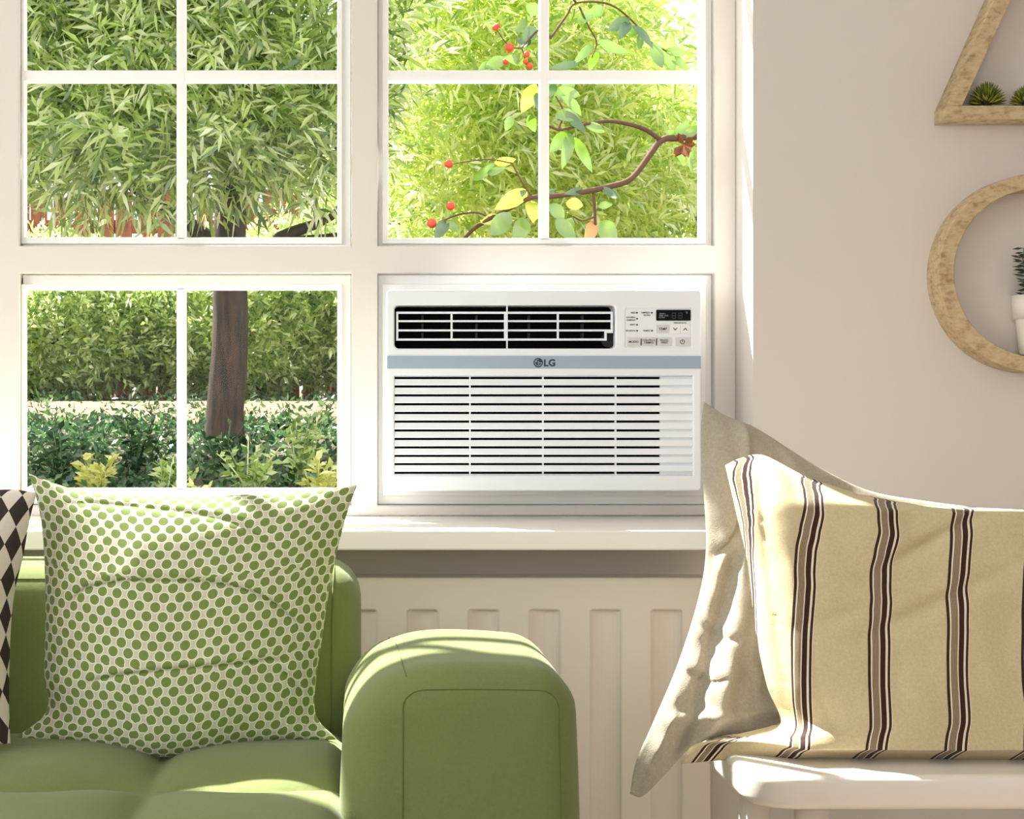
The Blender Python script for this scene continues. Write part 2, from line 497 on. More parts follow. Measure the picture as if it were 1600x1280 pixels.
# ------------------------------------------------------------------ air conditioner
DA = 2.70
kx = DA / FPX
def AX(cx): return X(590 + cx / 3.019, DA)
def AZ(cy): return Z(440 + cy / 3.019, DA)
def EX(ex): return X(960 + ex / 10.667, DA)
def EZ(ey): return Z(460 + ey / 10.667, DA)
ac = thing('air_conditioner', (AX(785), DA + 0.2, AZ(988)), 'white window air conditioner with blue stripe mounted in the lower right window opening', 'air conditioner')
boxes('housing', [(X(614, DA + .1), DA + 0.06, AZ(958), X(1086, DA + .1), DA + 0.46, AZ(70))], M['plastic'], ac, 0.004)
fp = plate('front_panel', [rr(AX(42), AZ(988), AX(1528), AZ(40), .007),
                      rr(AX(80), AZ(316), AX(1122), AZ(112), .008),
                      rr(AX(80), AZ(915), AX(1487), AZ(446), .001),
                      rr(AX(1172), AZ(308), AX(1478), AZ(130), .001)], DA, DA + 0.075, M['plastic'], ac, 0.003)
boxes('top_lip', [(AX(48), DA + .0025, AZ(92), AX(1522), DA + .03, AZ(60))], M['plastic_grille'], fp, 0.002)
# air outlet
boxes('outlet_cavity', [(AX(70), DA + 0.05, AZ(322), AX(1132), DA + 0.058, AZ(106))], M['cavity'], ac)
lo = plate('louver_frame', [[(AX(88), AZ(278)), (AX(1084), AZ(278)), (AX(1084), AZ(242)), (AX(1113), AZ(242)), (AX(1113), AZ(141)), (AX(88), AZ(141))],
                            [(AX(98), AZ(268)), (AX(1074), AZ(268)), (AX(1074), AZ(233)), (AX(1104), AZ(233)), (AX(1104), AZ(151)), (AX(98), AZ(151))]],
           DA + .006, DA + .014, M['plastic_grille'], ac, 0.0008)
for cy in (186, 230):
    boxes('louver_bar', [(AX(96), DA + .0065, AZ(cy + 4), AX(1106), DA + .013, AZ(cy - 5))], M['plastic_grille'], lo, .0006)
for cx in (350, 603, 853):
    boxes('louver_bar', [(AX(cx - 4), DA + .007, AZ(270), AX(cx + 5), DA + .0135, AZ(149))], M['plastic_grille'], lo, .0006)
boxes('outlet_divider', [(AX(609), DA + .003, AZ(318), AX(615), DA + .012, AZ(111))], M['plastic_grille'], ac, .0005)
fins = [(120, 475), (360, 730)]
fm = None
for cx in (216, 474, 724, 980):
    for cy in (166, 206, 250):
        v, f = box_geo(AX(cx - 4), DA + .03, AZ(cy + 12), AX(cx + 4), DA + .05, AZ(cy - 12))
        mesh_obj('air_vane', v, f, M['fin'], ac)
wheel = lathe('vane_wheel', [(0.0, 0), (.014, 0), (.014, .006), (0.0, .006)], (0, 0, 0), M['fin'], ac, 20)
wheel.data.transform(Matrix.Translation((AX(1102), DA + .03, AZ(272))) @ Matrix.Rotation(math.pi / 2, 4, 'X'))
# blue band and logo
band = boxes('blue_band', [(AX(44), DA - .002, AZ(411), AX(1525), DA + .02, AZ(351))], M['band'], ac, .0012)
band['label'] = 'grey blue band across the middle'
em = plate('emblem', [circ(AX(757), AZ(383), 22.5 * kx / 3.019, 40)], DA - .0024, DA - .0015, M['navy'], ac)
ek = kx / 3.019
def arc_strip(cx, cy, r, w, a0, a1, n=24):
    P = [(AX(cx) + (r + w / 2) * ek * math.cos(math.radians(a0 + (a1 - a0) * i / n)), AZ(cy) + (r + w / 2) * ek * math.sin(math.radians(a0 + (a1 - a0) * i / n))) for i in range(n + 1)]
    Q = [(AX(cx) + (r - w / 2) * ek * math.cos(math.radians(a0 + (a1 - a0) * i / n)), AZ(cy) + (r - w / 2) * ek * math.sin(math.radians(a0 + (a1 - a0) * i / n))) for i in range(n + 1)]
    return P + Q[::-1]
plate('emblem_ring', [arc_strip(757, 383, 15.5, 2.6, 85, 360)], DA - .0028, DA - .0022, M['band'], em)
plate('emblem_stroke', [rr(AX(757), AZ(384.4), AX(773.5), AZ(381.6))], DA - .0028, DA - .0022, M['band'], em)
plate('emblem_stroke', [[(AX(756), AZ(392)), (AX(763), AZ(392)), (AX(763), AZ(389.6)), (AX(758.4), AZ(389.6)), (AX(758.4), AZ(374)), (AX(756), AZ(374))]], DA - .0028, DA - .0022, M['band'], em)
plate('emblem_dot', [circ(AX(748), AZ(377), 3 * ek, 12)], DA - .0028, DA - .0022, M['band'], em)
lt = text('brand_lettering', 'LG', AX(810.5), AZ(399), DA - .0022, 31 * ek, M['navy'], ac, .0006, xs=1.02)
# intake grille
boxes('grille_backing', [(AX(76), DA + .014, AZ(918), AX(1338), DA + .02, AZ(443))], M['cavity'], ac)
boxes('grille_blank', [(AX(1336), DA + .0075, AZ(918), AX(1490), DA + .02, AZ(443))], M['plastic_grille'], ac)
slots = [455, 495, 537, 579, 620, 661, 703, 743, 783, 823, 862, 903]
edges = [446] + slots + [915]
slat_me = None
for i in range(len(edges) - 1):
    a, b = edges[i] + (5.6 if i else 0), edges[i + 1] - (5.6 if i < len(slots) else 0)
    x0, x1 = AX(80), AX(1487)
    y0 = DA + 0.0006
    z1, z0 = AZ(a), AZ(b)
    t = min(.003, (z1 - z0) * .4)
    # a slat leaning forward at its lower edge
    V = [(x0, y0 + .0012, z0), (x1, y0 + .0012, z0), (x1, y0, z0 + t * .5), (x0, y0, z0 + t * .5),
         (x0, y0 + .0042, z1), (x1, y0 + .0042, z1), (x0, y0 + .012, z1), (x1, y0 + .012, z1), (x0, y0 + .012, z0), (x1, y0 + .012, z0)]
    F = [(0, 1, 2, 3), (3, 2, 5, 4), (4, 5, 7, 6), (6, 7, 9, 8), (8, 9, 1, 0), (0, 3, 4, 6, 8), (1, 9, 7, 5, 2)]
    mesh_obj('grille_slat', V, F, M['plastic_grille'], ac)
for cx in (437, 782, 1125):
    boxes('grille_rib', [(AX(cx - 3), DA + .0035, AZ(917), AX(cx + 3), DA + .014, AZ(444))], M['plastic_grille'], ac)
# control panel
cp = boxes('control_panel', [(AX(1168), DA + .0012, AZ(312), AX(1482), DA + .02, AZ(126))], M['plastic'], ac)
dsp = plate('display', [rr(EX(698), EZ(438), EX(1270), EZ(258), .0015)], DA - .0006, DA + .002, M['screen'], cp)
YT = DA - .0009
for k, s in enumerate(('TIEMPO', 'TEMP. AMB', 'FILTRO')):
    text('display_text', s, EX(740), EZ(336 + 31 * k), YT, 22 * kx / 10.667, M['segment_light'], dsp, 0, 'LEFT')
def seven(cx, cy, w, h):
    t = 11
    q = [(cx - w / 2 + 6, cy - h / 2, cx + w / 2 - 6, cy - h / 2 + t), (cx - w / 2 + 6, cy - t / 2, cx + w / 2 - 6, cy + t / 2), (cx - w / 2 + 6, cy + h / 2 - t, cx + w / 2 - 6, cy + h / 2)]
    for sx in (-1, 1):
        for z0, z1 in ((cy - h / 2 + 7, cy - 5), (cy + 5, cy + h / 2 - 7)):
            x = cx + sx * (w / 2 - t / 2)
            q.append((x - t / 2, z0, x + t / 2, z1))
    for a, b, c, e in q:
        plate('digit_segment', [rr(EX(a), EZ(e), EX(c), EZ(b))], YT, YT + .0004, M['segment'], dsp)
seven(990, 357, 66, 98); seven(1098, 357, 66, 98)
text('display_text', '\u00b0F', EX(1200), EZ(325), YT, 34 * kx / 10.667, M['segment_light'], dsp)
def button(a, b, c, e, mat, txt=None, h=30, dy=0):
    o = plate('button', [rr(EX(a), EZ(e), EX(c), EZ(b), .0006)], DA - .0004, DA + .002, mat, cp)
    if txt: text('button_lettering', txt, EX((a + c) / 2), EZ((b + e) / 2 + h / 2 + dy), DA - .0006, h * kx / 10.667, M['print'], o, .00004)
    return o
button(702, 508, 910, 645, M['button'], 'TEMP', 40)
bd = button(927, 512, 1094, 652, M['button_white']); bu = button(1102, 512, 1256, 652, M['button_white'])
def chevron(cx, cy, s, par):
    plate('chevron', [[(EX(cx - 38), EZ(cy - s * 20)), (EX(cx - 28), EZ(cy - s * 27)), (EX(cx), EZ(cy + s * 6)), (EX(cx + 28), EZ(cy - s * 27)), (EX(cx + 38), EZ(cy - s * 20)), (EX(cx), EZ(cy + s * 25))]], DA - .0008, DA - .0003, M['print'], par)
chevron(1013, 580, 1, bd); chevron(1182, 580, -1, bu)
button(207, 717, 432, 865, M['button'], 'MODO', 36)
button(456, 717, 690, 865, M['button'], 'CONTROL\nTIEMPO', 32, -25)
button(716, 717, 948, 865, M['button'], 'VELOC.\nVENT', 32, -25)
for x in (447, 703):
    plate('button_mark', [rr(EX(x - 6), EZ(848), EX(x + 6), EZ(735))], DA - .0004, DA + .002, M['segment'], cp)
pb = button(1016, 717, 1268, 865, M['button'])
def ering(cx, cy, r, w, a0, a1, n=30):
    e = kx / 10.667
    P = [(EX(cx) + (r + w / 2) * e * math.cos(math.radians(a0 + (a1 - a0) * i / n)), EZ(cy) + (r + w / 2) * e * math.sin(math.radians(a0 + (a1 - a0) * i / n))) for i in range(n + 1)]
    Q = [(EX(cx) + (r - w / 2) * e * math.cos(math.radians(a0 + (a1 - a0) * i / n)), EZ(cy) + (r - w / 2) * e * math.sin(math.radians(a0 + (a1 - a0) * i / n))) for i in range(n + 1)]
    return P + Q[::-1]
plate('power_symbol', [ering(1132, 793, 35, 10, 115, 425)], DA - .0008, DA - .0003, M['print'], pb)
plate('power_symbol', [rr(EX(1127), EZ(795), EX(1137), EZ(748))], DA - .0008, DA - .0003, M['print'], pb)
for ex, ey in ((375, 307), (626, 307), (378, 407), (378, 507), (378, 607), (628, 607)):
    plate('indicator_light', [circ(EX(ex), EZ(ey), 14 * kx / 10.667, 14)], DA + .0002, DA + .002, M['print'], cp)
for s, x, y in (('FR\u00cdO', 350, 319), ('LIMPIEZA', 597, 317), ('FILTRO', 603, 360), ('AHORRO', 350, 395), ('ENERGIA', 352, 441), ('VENT', 344, 518), ('SECADOR', 350, 619), ('TIEMPO', 598, 619)):
    text('panel_lettering', s, EX(x), EZ(y), DA + .0008, 25 * kx / 10.667, M['print'], cp, .00003, 'RIGHT', .98)
text('panel_lettering', 'REINICIAR FILTRO', EX(1098), EZ(484), DA + .0008, 18 * kx / 10.667, M['print'], cp, .00003)

# ------------------------------------------------------------------ radiator
DR = 2.56
rad = thing('radiator', (X(560, DR), DR + .04, 0.12), 'cream panel radiator with vertical flutes under the window sill', 'radiator')
RX0, RX1 = X(-16, DR), X(1111, DR)
RZ1 = Z(903, DR); RZ0 = 0.12
flutes = []
px = 446
cents = [660.5 + 95.4 * k for k in range(-7, 5)]
holes = [rr(X(c - 23, DR), RZ0 + .06, X(c + 23, DR), Z(954, DR), .004, 3) for c in cents]
plate('front_panel', [rr(RX0, RZ0, RX1, RZ1, .004)] + holes, DR, DR + .018, M['radiator'], rad, .004)
for c in cents:
    x0, x1 = X(c - 24, DR), X(c + 24, DR)
    za, zb = RZ0 + .058, Z(953, DR)
    V, F = [], []
    for i in range(9):
        t = i / 8; x = x0 + (x1 - x0) * t
        yy = DR + .006 + .008 * math.sin(math.pi * t) ** 0.6
        V += [(x, yy, za), (x, yy, zb)]
    for i in range(8): F.append((2 * i, 2 * i + 2, 2 * i + 3, 2 * i + 1))
    k = len(V)
    V += [(x0, DR + .0175, za), (x0, DR + .0175, zb), (x1, DR + .0175, za), (x1, DR + .0175, zb)]
    F += [(k, 0, 1, k + 1), (16, k + 2, k + 3, 17), (k, k + 1, k + 3, k + 2)]
    mesh_obj('flute', V, F, M['radiator'], rad)
boxes('rear_panel', [(RX0 + .01, DR + .055, RZ0 + .01, RX1 - .01, DR + .07, RZ1 - .005)], M['radiator'], rad, .003)
boxes('top_grille', [(RX0 + .003, DR + .016, RZ1 - .012, RX1 - .003, DR + .072, RZ1 - .002)], M['radiator'], rad, .002)
boxes('side_cover', [(RX1 - .012, DR + .016, RZ0, RX1 - .002, DR + .072, RZ1 - .004)], M['radiator'], rad, .002)
for bx0 in (RX0 + .25, RX1 - .29):
    boxes('wall_bracket', [(bx0, DR + .068, RZ0, bx0 + .04, YW - .002, RZ1 - .08)], M['radiator'], rad)
tube('supply_pipe', [(RX0 + .12, DR + .04, 0), (RX0 + .12, DR + .04, RZ0 + .03)], .009, M['radiator'], rad)
tube('supply_pipe', [(RX1 - .12, DR + .04, 0), (RX1 - .12, DR + .04, RZ0 + .03)], .009, M['radiator'], rad)

# ------------------------------------------------------------------ sofa
sofa = thing('sofa', (-0.75, 1.85, 0), 'green upholstered sofa with rounded arm and tufted seat below the window', 'sofa')
SX0 = -1.62
def back_def(p, c, h):
    t = (p.z - c.z) / h.z
    p.y += 0.018 * (1 + t)            # slight recline
    if p.y < c.y: p.y -= 0.012 * max(0, 1 - ((p.z - c.z) / h.z) ** 2)
    return p
bk = rounded_box('backrest', (SX0 + .1, 2.03, .12), (0.004, 2.24, .728), (.055, .055, .06), M['sofa'], sofa, 26, back_def)
AXL, AXR, AY0, AY1, AZ1 = -0.012, 0.236, 1.60, 2.06, 0.660
def arm_def(p, c, h):
    tz = (p.z - .1) / (AZ1 - .1)
    s = max(0, 1 - ((p.z - .36) / .36) ** 2)
    p.x += math.copysign(1, p.x - c.x) * .012 * s * min(1, abs(p.x - c.x) / h.x)
    q = max(0, 1 - ((p.x - c.x) / h.x) ** 2)
    if p.z > c.z: p.z += .010 * q * (p.z - c.z) / h.z
    # crown the top a little and let it fall towards the back
    if p.z > c.z: p.z -= .085 * max(0, (p.y - 1.86) / .2) ** 2 * (p.z - c.z) / h.z
    if p.z > c.z and p.x < c.x: p.z -= .030 * ((c.x - p.x) / h.x) ** 2.5 * (p.z - c.z) / h.z
    if p.y < c.y: p.y -= .010 * q * s * (c.y - p.y) / h.y
    return p
arm = rounded_box('armrest', (AXL, AY0, .1), (AXR, AY1, AZ1), (.045, .04, .042), M['sofa'], sofa, 34, arm_def)
# front seam of the arm: an inverted U of stitching
def seam_arc(x0, x1, y, z0, z1, r):
    K = [(x0, z0)] + [(x0 + r - r * math.cos(math.radians(a)), z1 - r + r * math.sin(math.radians(a))) for a in range(0, 91, 15)] \
        + [(x1 - r + r * math.cos(math.radians(a)), z1 - r + r * math.sin(math.radians(a))) for a in range(90, -1, -15)] + [(x1, z0)]
    P = []
    for (a, b), (c, d) in zip(K, K[1:]):
        m = max(1, int(math.hypot(c - a, d - b) / .006))
        P += [(a + (c - a) * t / m, y, b + (d - b) * t / m) for t in range(m)]
    return P + [(x1, y, z0)]
def snap(o, P, lift=0.0006):
    """lay a polyline onto the surface of o"""
    out = []
    for p in P:
        ok, loc, nrm, _ = o.closest_point_on_mesh(Vector(p))
        out.append(loc + nrm * lift if ok else Vector(p))
    return out
tube('seam', snap(arm, seam_arc(AXL + .06, AXR - .012, AY0 - .004, .14, AZ1 - .012, .022), .0002), .0008, M['seam'], arm, 6)
tube('seam', snap(arm, catmull([(AXL + .066, AY0 + .02, AZ1 - .008), (AXL + .056, 1.8, AZ1 + .01), (AXL + .05, 1.9, AZ1), (AXL + .045, 2.0, AZ1 - .02)], 40), .0002), .0008, M['seam'], arm, 6)
arm2 = rounded_box('armrest', (SX0, AY0, .1), (SX0 + .24, AY1, AZ1), (.062, .05, .062), M['sofa'], sofa, 14)
tube('seam', snap(bk, catmull([(-.034, 2.02, .5), (-.034, 2.05, .68), (-.034, 2.09, .72), (-.034, 2.15, .735)], 30)), .001, M['seam'], bk, 6)
tube('seam', snap(bk, catmull([(-.05, 2.06, .73), (-.3, 2.06, .73), (-.8, 2.06, .73), (-1.2, 2.06, .73)], 60)), .001, M['seam'], bk, 6)
# tufted seat
def seat():
    x0, x1, y0, y1 = SX0 + .22, .006, 1.46, 2.06
    nx, ny = 150, 60
    cw, x_split = 0.285, X(228, 1.75)
    V, F = [], []
    for j in range(ny + 1):
        for i in range(nx + 1):
            x = x0 + (x1 - x0) * i / nx; y = y0 + (y1 - y0) * j / ny
            fx = ((x - x_split) / cw) % 1.0
            ysp = 1.755 + .02 * math.cos(fx * 2 * math.pi)
            fy = (y - ysp) / .30 % 1.0
            bx = 1 - abs(2 * fx - 1) ** 2.6; by = 1 - abs(2 * fy - 1) ** 2.4
            z = .484 + .036 * (max(bx, 0) ** .55) * (max(by, 0) ** .6) + .004 * noise.noise(Vector((x * 6, y * 6, 1)))
            e = min((x - x0), (x1 - x), (y - y0)) / .05
            if e < 1: z -= .05 * (1 - max(e, 0)) ** 2.5
            V.append((x, y, z))
    for j in range(ny):
        for i in range(nx):
            a = j * (nx + 1) + i; F.append((a, a + 1, a + nx + 2, a + nx + 1))
    # skirt down to the base
    ring = [i for i in range(nx + 1)] + [j * (nx + 1) + nx for j in range(1, ny + 1)] + [ny * (nx + 1) + i for i in range(nx - 1, -1, -1)] + [j * (nx + 1) for j in range(ny - 1, 0, -1)]
    k = len(V)
    for r in ring: V.append((V[r][0], V[r][1], .3))
    m = len(ring)
    for a in range(m):
        b = (a + 1) % m; F.append((ring[b], ring[a], k + a, k + b))
    F.append(tuple(k + a for a in range(m))[::-1])
    return mesh_obj('seat_cushion', V, F, M['sofa'], sofa, True)
seat()
boxes('base', [(SX0 + .1, 1.5, .1, .1, 2.18, .32)], M['sofa'], sofa, .01)
for x, y in ((SX0 + .12, 1.66), (.1, 1.66), (SX0 + .12, 2.14), (.1, 2.14)):
    lathe('leg', [(.016, 0), (.024, .11)], (x, y, 0), M['shelf_wood'], sofa, 16)

# ------------------------------------------------------------------ pillows
def cr2(P, n):
    return np.array([[v.x, v.y] for v in catmull([Vector((p[0], p[1], 0)) for p in P], n)])

def polydist(Q, P):
    """distance and side of points Q (n,2) to polyline P, in px"""
    best = np.full(len(Q), 1e9); side = np.zeros(len(Q)); par = np.zeros(len(Q))
    for k in range(len(P) - 1):
        a, b = P[k], P[k + 1]; ab = b - a; L2 = (ab ** 2).sum()
        t = np.clip(((Q - a) @ ab) / L2, 0, 1)
        d = Q - (a + t[:, None] * ab); dd = np.hypot(d[:, 0], d[:, 1])
        s = np.sign(ab[0] * d[:, 1] - ab[1] * d[:, 0])
        m = dd < best
        best[m] = dd[m]; side[m] = s[m]; par[m] = (k + t[m]) / (len(P) - 1)
    return best, side, par

def pillow(name, parent, mat, top, right, left, bottom, dfun, Tf, Tb, pw=2.4, q=0.55, n=150, creases=(), wr=0.004, wscale=9.0, seed=0, anchor=(0.5, 0.5), extra=None, flange=0.0, proffun=None):
    """closed pillow cover; the four edge curves run left->right / top->bottom in px of the reference view,
    dfun(px,py) the distance of its middle plane; Tf/Tb front and back loft in metres"""
    u = np.linspace(0, 1, n + 1); v = np.linspace(0, 1, n + 1)
    Tt, Bb, Lf, Rt = cr2(top, n + 1), cr2(bottom, n + 1), cr2(left, n + 1), cr2(right, n + 1)
    U, Vv = np.meshgrid(u, v, indexing='xy')
    C = ((1 - Vv)[..., None] * Tt[None, :, :] + Vv[..., None] * Bb[None, :, :]
         + (1 - U)[..., None] * Lf[:, None, :] + U[..., None] * Rt[:, None, :]
         - ((1 - U) * (1 - Vv))[..., None] * Tt[0] - (U * (1 - Vv))[..., None] * Tt[-1]
         - ((1 - U) * Vv)[..., None] * Bb[0] - (U * Vv)[..., None] * Bb[-1])
    D = dfun(C[..., 0], C[..., 1])
    P = np.stack([(C[..., 0] - VX) / FPX * D, D, H - (C[..., 1] - VY) / FPX * D], -1)
    a, b = np.abs(2 * U - 1), np.abs(2 * Vv - 1)
    if flange:
        a = np.clip(a / (1 - flange), 0, 1); b = np.clip(b / (1 - flange), 0, 1)
    prof = np.clip(1 - a ** pw, 0, 1) ** q * np.clip(1 - b ** pw, 0, 1) ** q
    if proffun is not None: prof = proffun(C[..., 0], C[..., 1], U, Vv, prof)
    rng = np.random.RandomState(seed)
    off = rng.rand(3) * 50
    flat = P.reshape(-1, 3)
    w1 = np.array([noise.fractal(Vector((p[0] * wscale + off[0], p[2] * wscale * .7 + off[1], off[2])), 1.0, 2.0, 3) for p in flat]).reshape(U.shape)
    edge = np.clip(np.minimum(1 - np.abs(2 * U - 1), 1 - np.abs(2 * Vv - 1)) * 14, 0, 1)
    dfront = Tf * prof + wr * w1 * edge
    Q = C.reshape(-1, 2)
    for line, wdt, amp, step in creases:
        dist, side, par = polydist(Q, np.array(cr2(line, 40)))
        fade = np.clip(np.minimum(par, 1 - par) * 6, 0, 1)
        g = -amp * np.exp(-(dist / wdt) ** 2) * fade + step * fade * np.exp(-(dist / (wdt * 5)) ** 1.3) * (side < 0)
        dfront = dfront + g.reshape(U.shape) * edge
    if extra is not None: dfront = dfront + extra(C[..., 0], C[..., 1], U, Vv) * edge
    Fp = P.copy(); Fp[..., 1] -= dfront
    Fp[..., 2] += 0.15 * dfront * (1 - Vv)
    Bp = P.copy(); Bp[..., 1] += Tb * prof - wr * .5 * w1 * edge + .0004
    # arc-length texture coordinates
    du = np.linalg.norm(np.diff(Fp, axis=1), axis=2); su = np.concatenate([np.zeros((n + 1, 1)), np.cumsum(du, 1)], 1)
    dv = np.linalg.norm(np.diff(Fp, axis=0), axis=2); sv = np.concatenate([np.zeros((1, n + 1)), np.cumsum(dv, 0)], 0)
    iu, iv = int(anchor[0] * n), int(anchor[1] * n)
    su = su - su[:, iu:iu + 1]; sv = sv - sv[iv:iv + 1, :]
    N = (n + 1) ** 2
    idx = np.arange(N).reshape(n + 1, n + 1)
    qf = np.stack([idx[:-1, :-1], idx[1:, :-1], idx[1:, 1:], idx[:-1, 1:]], -1).reshape(-1, 4)
    qb = qf[:, ::-1] + N
    bd = np.concatenate([idx[0, :], idx[1:, -1], idx[-1, -2::-1], idx[-2:0:-1, 0]])
    nb = np.roll(bd, -1)
    qs = np.stack([bd, nb, nb + N, bd + N], -1)
    co = np.concatenate([Fp.reshape(-1, 3), Bp.reshape(-1, 3)])
    me = fast_mesh(name, co, np.concatenate([qf, qb, qs]))
    uv = np.stack([su.ravel(), -sv.ravel()], -1); uv = np.concatenate([uv, uv])
    lay = me.uv_layers.new(name='UVMap')
    vi = np.empty(len(me.loops), dtype=np.int32); me.loops.foreach_get('vertex_index', vi)
    lay.data.foreach_set('uv', uv[vi].astype(np.float32).ravel())
    o = link_mesh(name, me, mat, parent, True)
    hem = [Vector(x) for x in (P.reshape(-1, 3)[bd[::2]])]
    return o, hem

def dots_material():
    m = NT('dotted_fabric')
    uvn = m.add('ShaderNodeUVMap'); sp = m.add('ShaderNodeSeparateXYZ'); m.link(uvn.outputs[0], sp.inputs[0])
    px_, py_ = 0.0208, 0.0248           # column pitch, double-row pitch
    def lattice(ox, oy):
        fx = m.math('SUBTRACT', m.math('FRACT', m.math('ADD', m.math('DIVIDE', sp.outputs[0], px_), 40 + ox)), 0.5)
        fy = m.math('SUBTRACT', m.math('FRACT', m.math('ADD', m.math('DIVIDE', sp.outputs[1], py_), 40 + oy)), 0.5)
        dx = m.math('MULTIPLY', fx, px_); dy = m.math('MULTIPLY', fy, py_)
        return m.math('SQRT', m.math('ADD', m.math('MULTIPLY', dx, dx), m.math('MULTIPLY', dy, dy)))
    d = m.math('MINIMUM', lattice(0, 0), lattice(.5, .5))
    dot = m.math('LESS_THAN', d, 0.0066)
    ring = m.math('LESS_THAN', d, 0.0078)
    n = m.noise(900, 2)
    ground = m.mix(n, srgb(186, 184, 160), srgb(222, 218, 198))
    green = m.mix(n, srgb(106, 126, 62), srgb(136, 152, 92))
    col = m.mix(dot, m.mix(ring, ground, srgb(232, 236, 214)), green)
    m.link(col, m.b.inputs['Base Color'])
    m.b.inputs['Roughness'].default_value = .95; m.b.inputs['Specular IOR Level'].default_value = .15
    m.b.inputs['Sheen Weight'].default_value = .1
    m.bump(n, .3, .001)
    return m.m

def diamond_material():
    m = NT('harlequin_fabric')
    uvn = m.add('ShaderNodeUVMap'); sp = m.add('ShaderNodeSeparateXYZ'); m.link(uvn.outputs[0], sp.inputs[0])
    a = m.math('DIVIDE', sp.outputs[0], .026); b = m.math('DIVIDE', sp.outputs[1], .047)
    s = m.math('FLOOR', m.math('ADD', a, b)); t = m.math('FLOOR', m.math('SUBTRACT', a, b))
    par = m.math('PINGPONG', s, 1.0)
    n = m.noise(900, 2)
    col = m.mix(par, m.mix(n, srgb(44, 38, 34), srgb(80, 72, 66)), m.mix(n, srgb(212, 202, 190), srgb(236, 228, 216)))
    # checker of the two diagonal directions
    par2 = m.math('PINGPONG', t, 1.0)
    x = m.math('ABSOLUTE', m.math('SUBTRACT', par, par2))
    col = m.mix(x, m.mix(n, srgb(44, 38, 34), srgb(80, 72, 66)), m.mix(n, srgb(212, 202, 190), srgb(236, 228, 216)))
    m.link(col, m.b.inputs['Base Color'])
    m.b.inputs['Roughness'].default_value = .95; m.b.inputs['Specular IOR Level'].default_value = .15
    m.bump(n, .3, .001)
    return m.m

def stripe_material():
    m = NT('striped_linen')
    uvn = m.add('ShaderNodeUVMap'); sp = m.add('ShaderNodeSeparateXYZ'); m.link(uvn.outputs[0], sp.inputs[0])
    pitch = 0.1045
    f = m.math('MULTIPLY', m.math('FRACT', m.math('ADD', m.math('DIVIDE', sp.outputs[0], pitch), 40.70)), pitch * 1000)   # mm
    c0 = pitch * 500
    def band(a, b):
        return m.math('MULTIPLY', m.math('GREATER_THAN', f, c0 + a), m.math('LESS_THAN', f, c0 + b))
    n = m.noise(800, 2); n2 = m.noise(14, 3)
    n3 = m.noise(230, 3, None, .7)
    ground = m.mix(m.math('ADD', m.math('MULTIPLY', m.math('SUBTRACT', m.math('ADD', m.math('MULTIPLY', n, .4), m.math('ADD', m.math('MULTIPLY', n3, .45), m.math('MULTIPLY', n2, .15))), .5), 1.9), .5, None, True), srgb(186, 170, 130), srgb(222, 207, 170))
    cream = m.mix(n, srgb(224, 212, 184), srgb(238, 228, 204))
    brown = m.mix(n, srgb(46, 26, 24), srgb(70, 44, 38))
    taupe = m.mix(n, srgb(150, 134, 108), srgb(172, 154, 126))
    col = m.mix(band(-15.5, 15.5), ground, cream)
    for a, b, c in ((-15.5, -11.5, brown), (-9.5, -0.5, taupe), (1.0, 8.0, brown), (11.0, 14.5, brown)):
        col = m.mix(band(a, b), col, c)
    fine = m.math('MULTIPLY', band(-9.5, -.5), m.math('GREATER_THAN', m.math('FRACT', m.math('MULTIPLY', f, .5)), .72))
    col = m.mix(fine, col, brown)
    m.link(col, m.b.inputs['Base Color'])
    m.b.inputs['Roughness'].default_value = .9; m.b.inputs['Specular IOR Level'].default_value = .2
    m.b.inputs['Sheen Weight'].default_value = .1
    m.bump(n, .4, .001)
    return m.m

# green dotted pillow on the sofa
gp = thing('throw_pillow', W(270, 1170, 1.93), 'square throw pillow with green dots on off white, leaning on the sofa back', 'pillow', 'pillows on the sofa')
def gd(px, py): return 1.935 + (1160 - py) / 420 * .055
cA = [(98, 790), (150, 787), (266, 799), (374, 818), (438, 855), (477, 893), (490, 919)]
cB = [(100, 965), (125, 932), (150, 915), (215, 905), (322, 906), (387, 917), (430, 936), (468, 971), (490, 1000)]
cC = [(129, 1063), (193, 1046), (279, 1036), (365, 1029), (434, 1024), (464, 1031)]
cD = [(440, 1040), (462, 1055), (478, 1090)]
pillow('cover', gp, dots_material(),
       [(45, 740), (110, 763), (180, 772), (270, 776), (380, 773), (480, 767), (558, 757)],
       [(558, 757), (543, 800), (527, 860), (513, 930), (503, 1000), (494, 1060), (494, 1118), (527, 1156)],
       [(45, 740), (62, 800), (69, 870), (71, 960), (69, 1050), (72, 1112), (14, 1160)],
       [(14, 1160), (90, 1161), (170, 1172), (250, 1184), (330, 1175), (420, 1160), (527, 1156)],
       gd, .075, .03, 2.2, .6, 170,
       [(cA, 5, .0035, .0015), (cB, 6, .005, .006), (cC, 4, .004, .004), (cD, 6, .004, .003)], .004, 8.0, 3)

# harlequin pillow, cut by the left frame edge
hp = thing('throw_pillow', W(-160, 1165, 1.86), 'throw pillow with black and white diamonds at the left edge', 'pillow', 'pillows on the sofa')
def hd(px, py): return 1.85 + (1160 - py) / 400 * .08
pillow('cover', hp, diamond_material(),
       [(-385, 768), (-300, 782), (-165, 788), (-60, 772), (10, 765), (57, 770)],
       [(57, 770), (45, 818), (36, 870), (22, 930), (16, 1000), (14, 1090), (16, 1162)],
       [(-385, 768), (-370, 860), (-352, 960), (-350, 1060), (-358, 1162)],
       [(-358, 1162), (-160, 1172), (16, 1162)],
       hd, .075, .035, 2.2, .6, 120, [], .004, 8.0, 5)

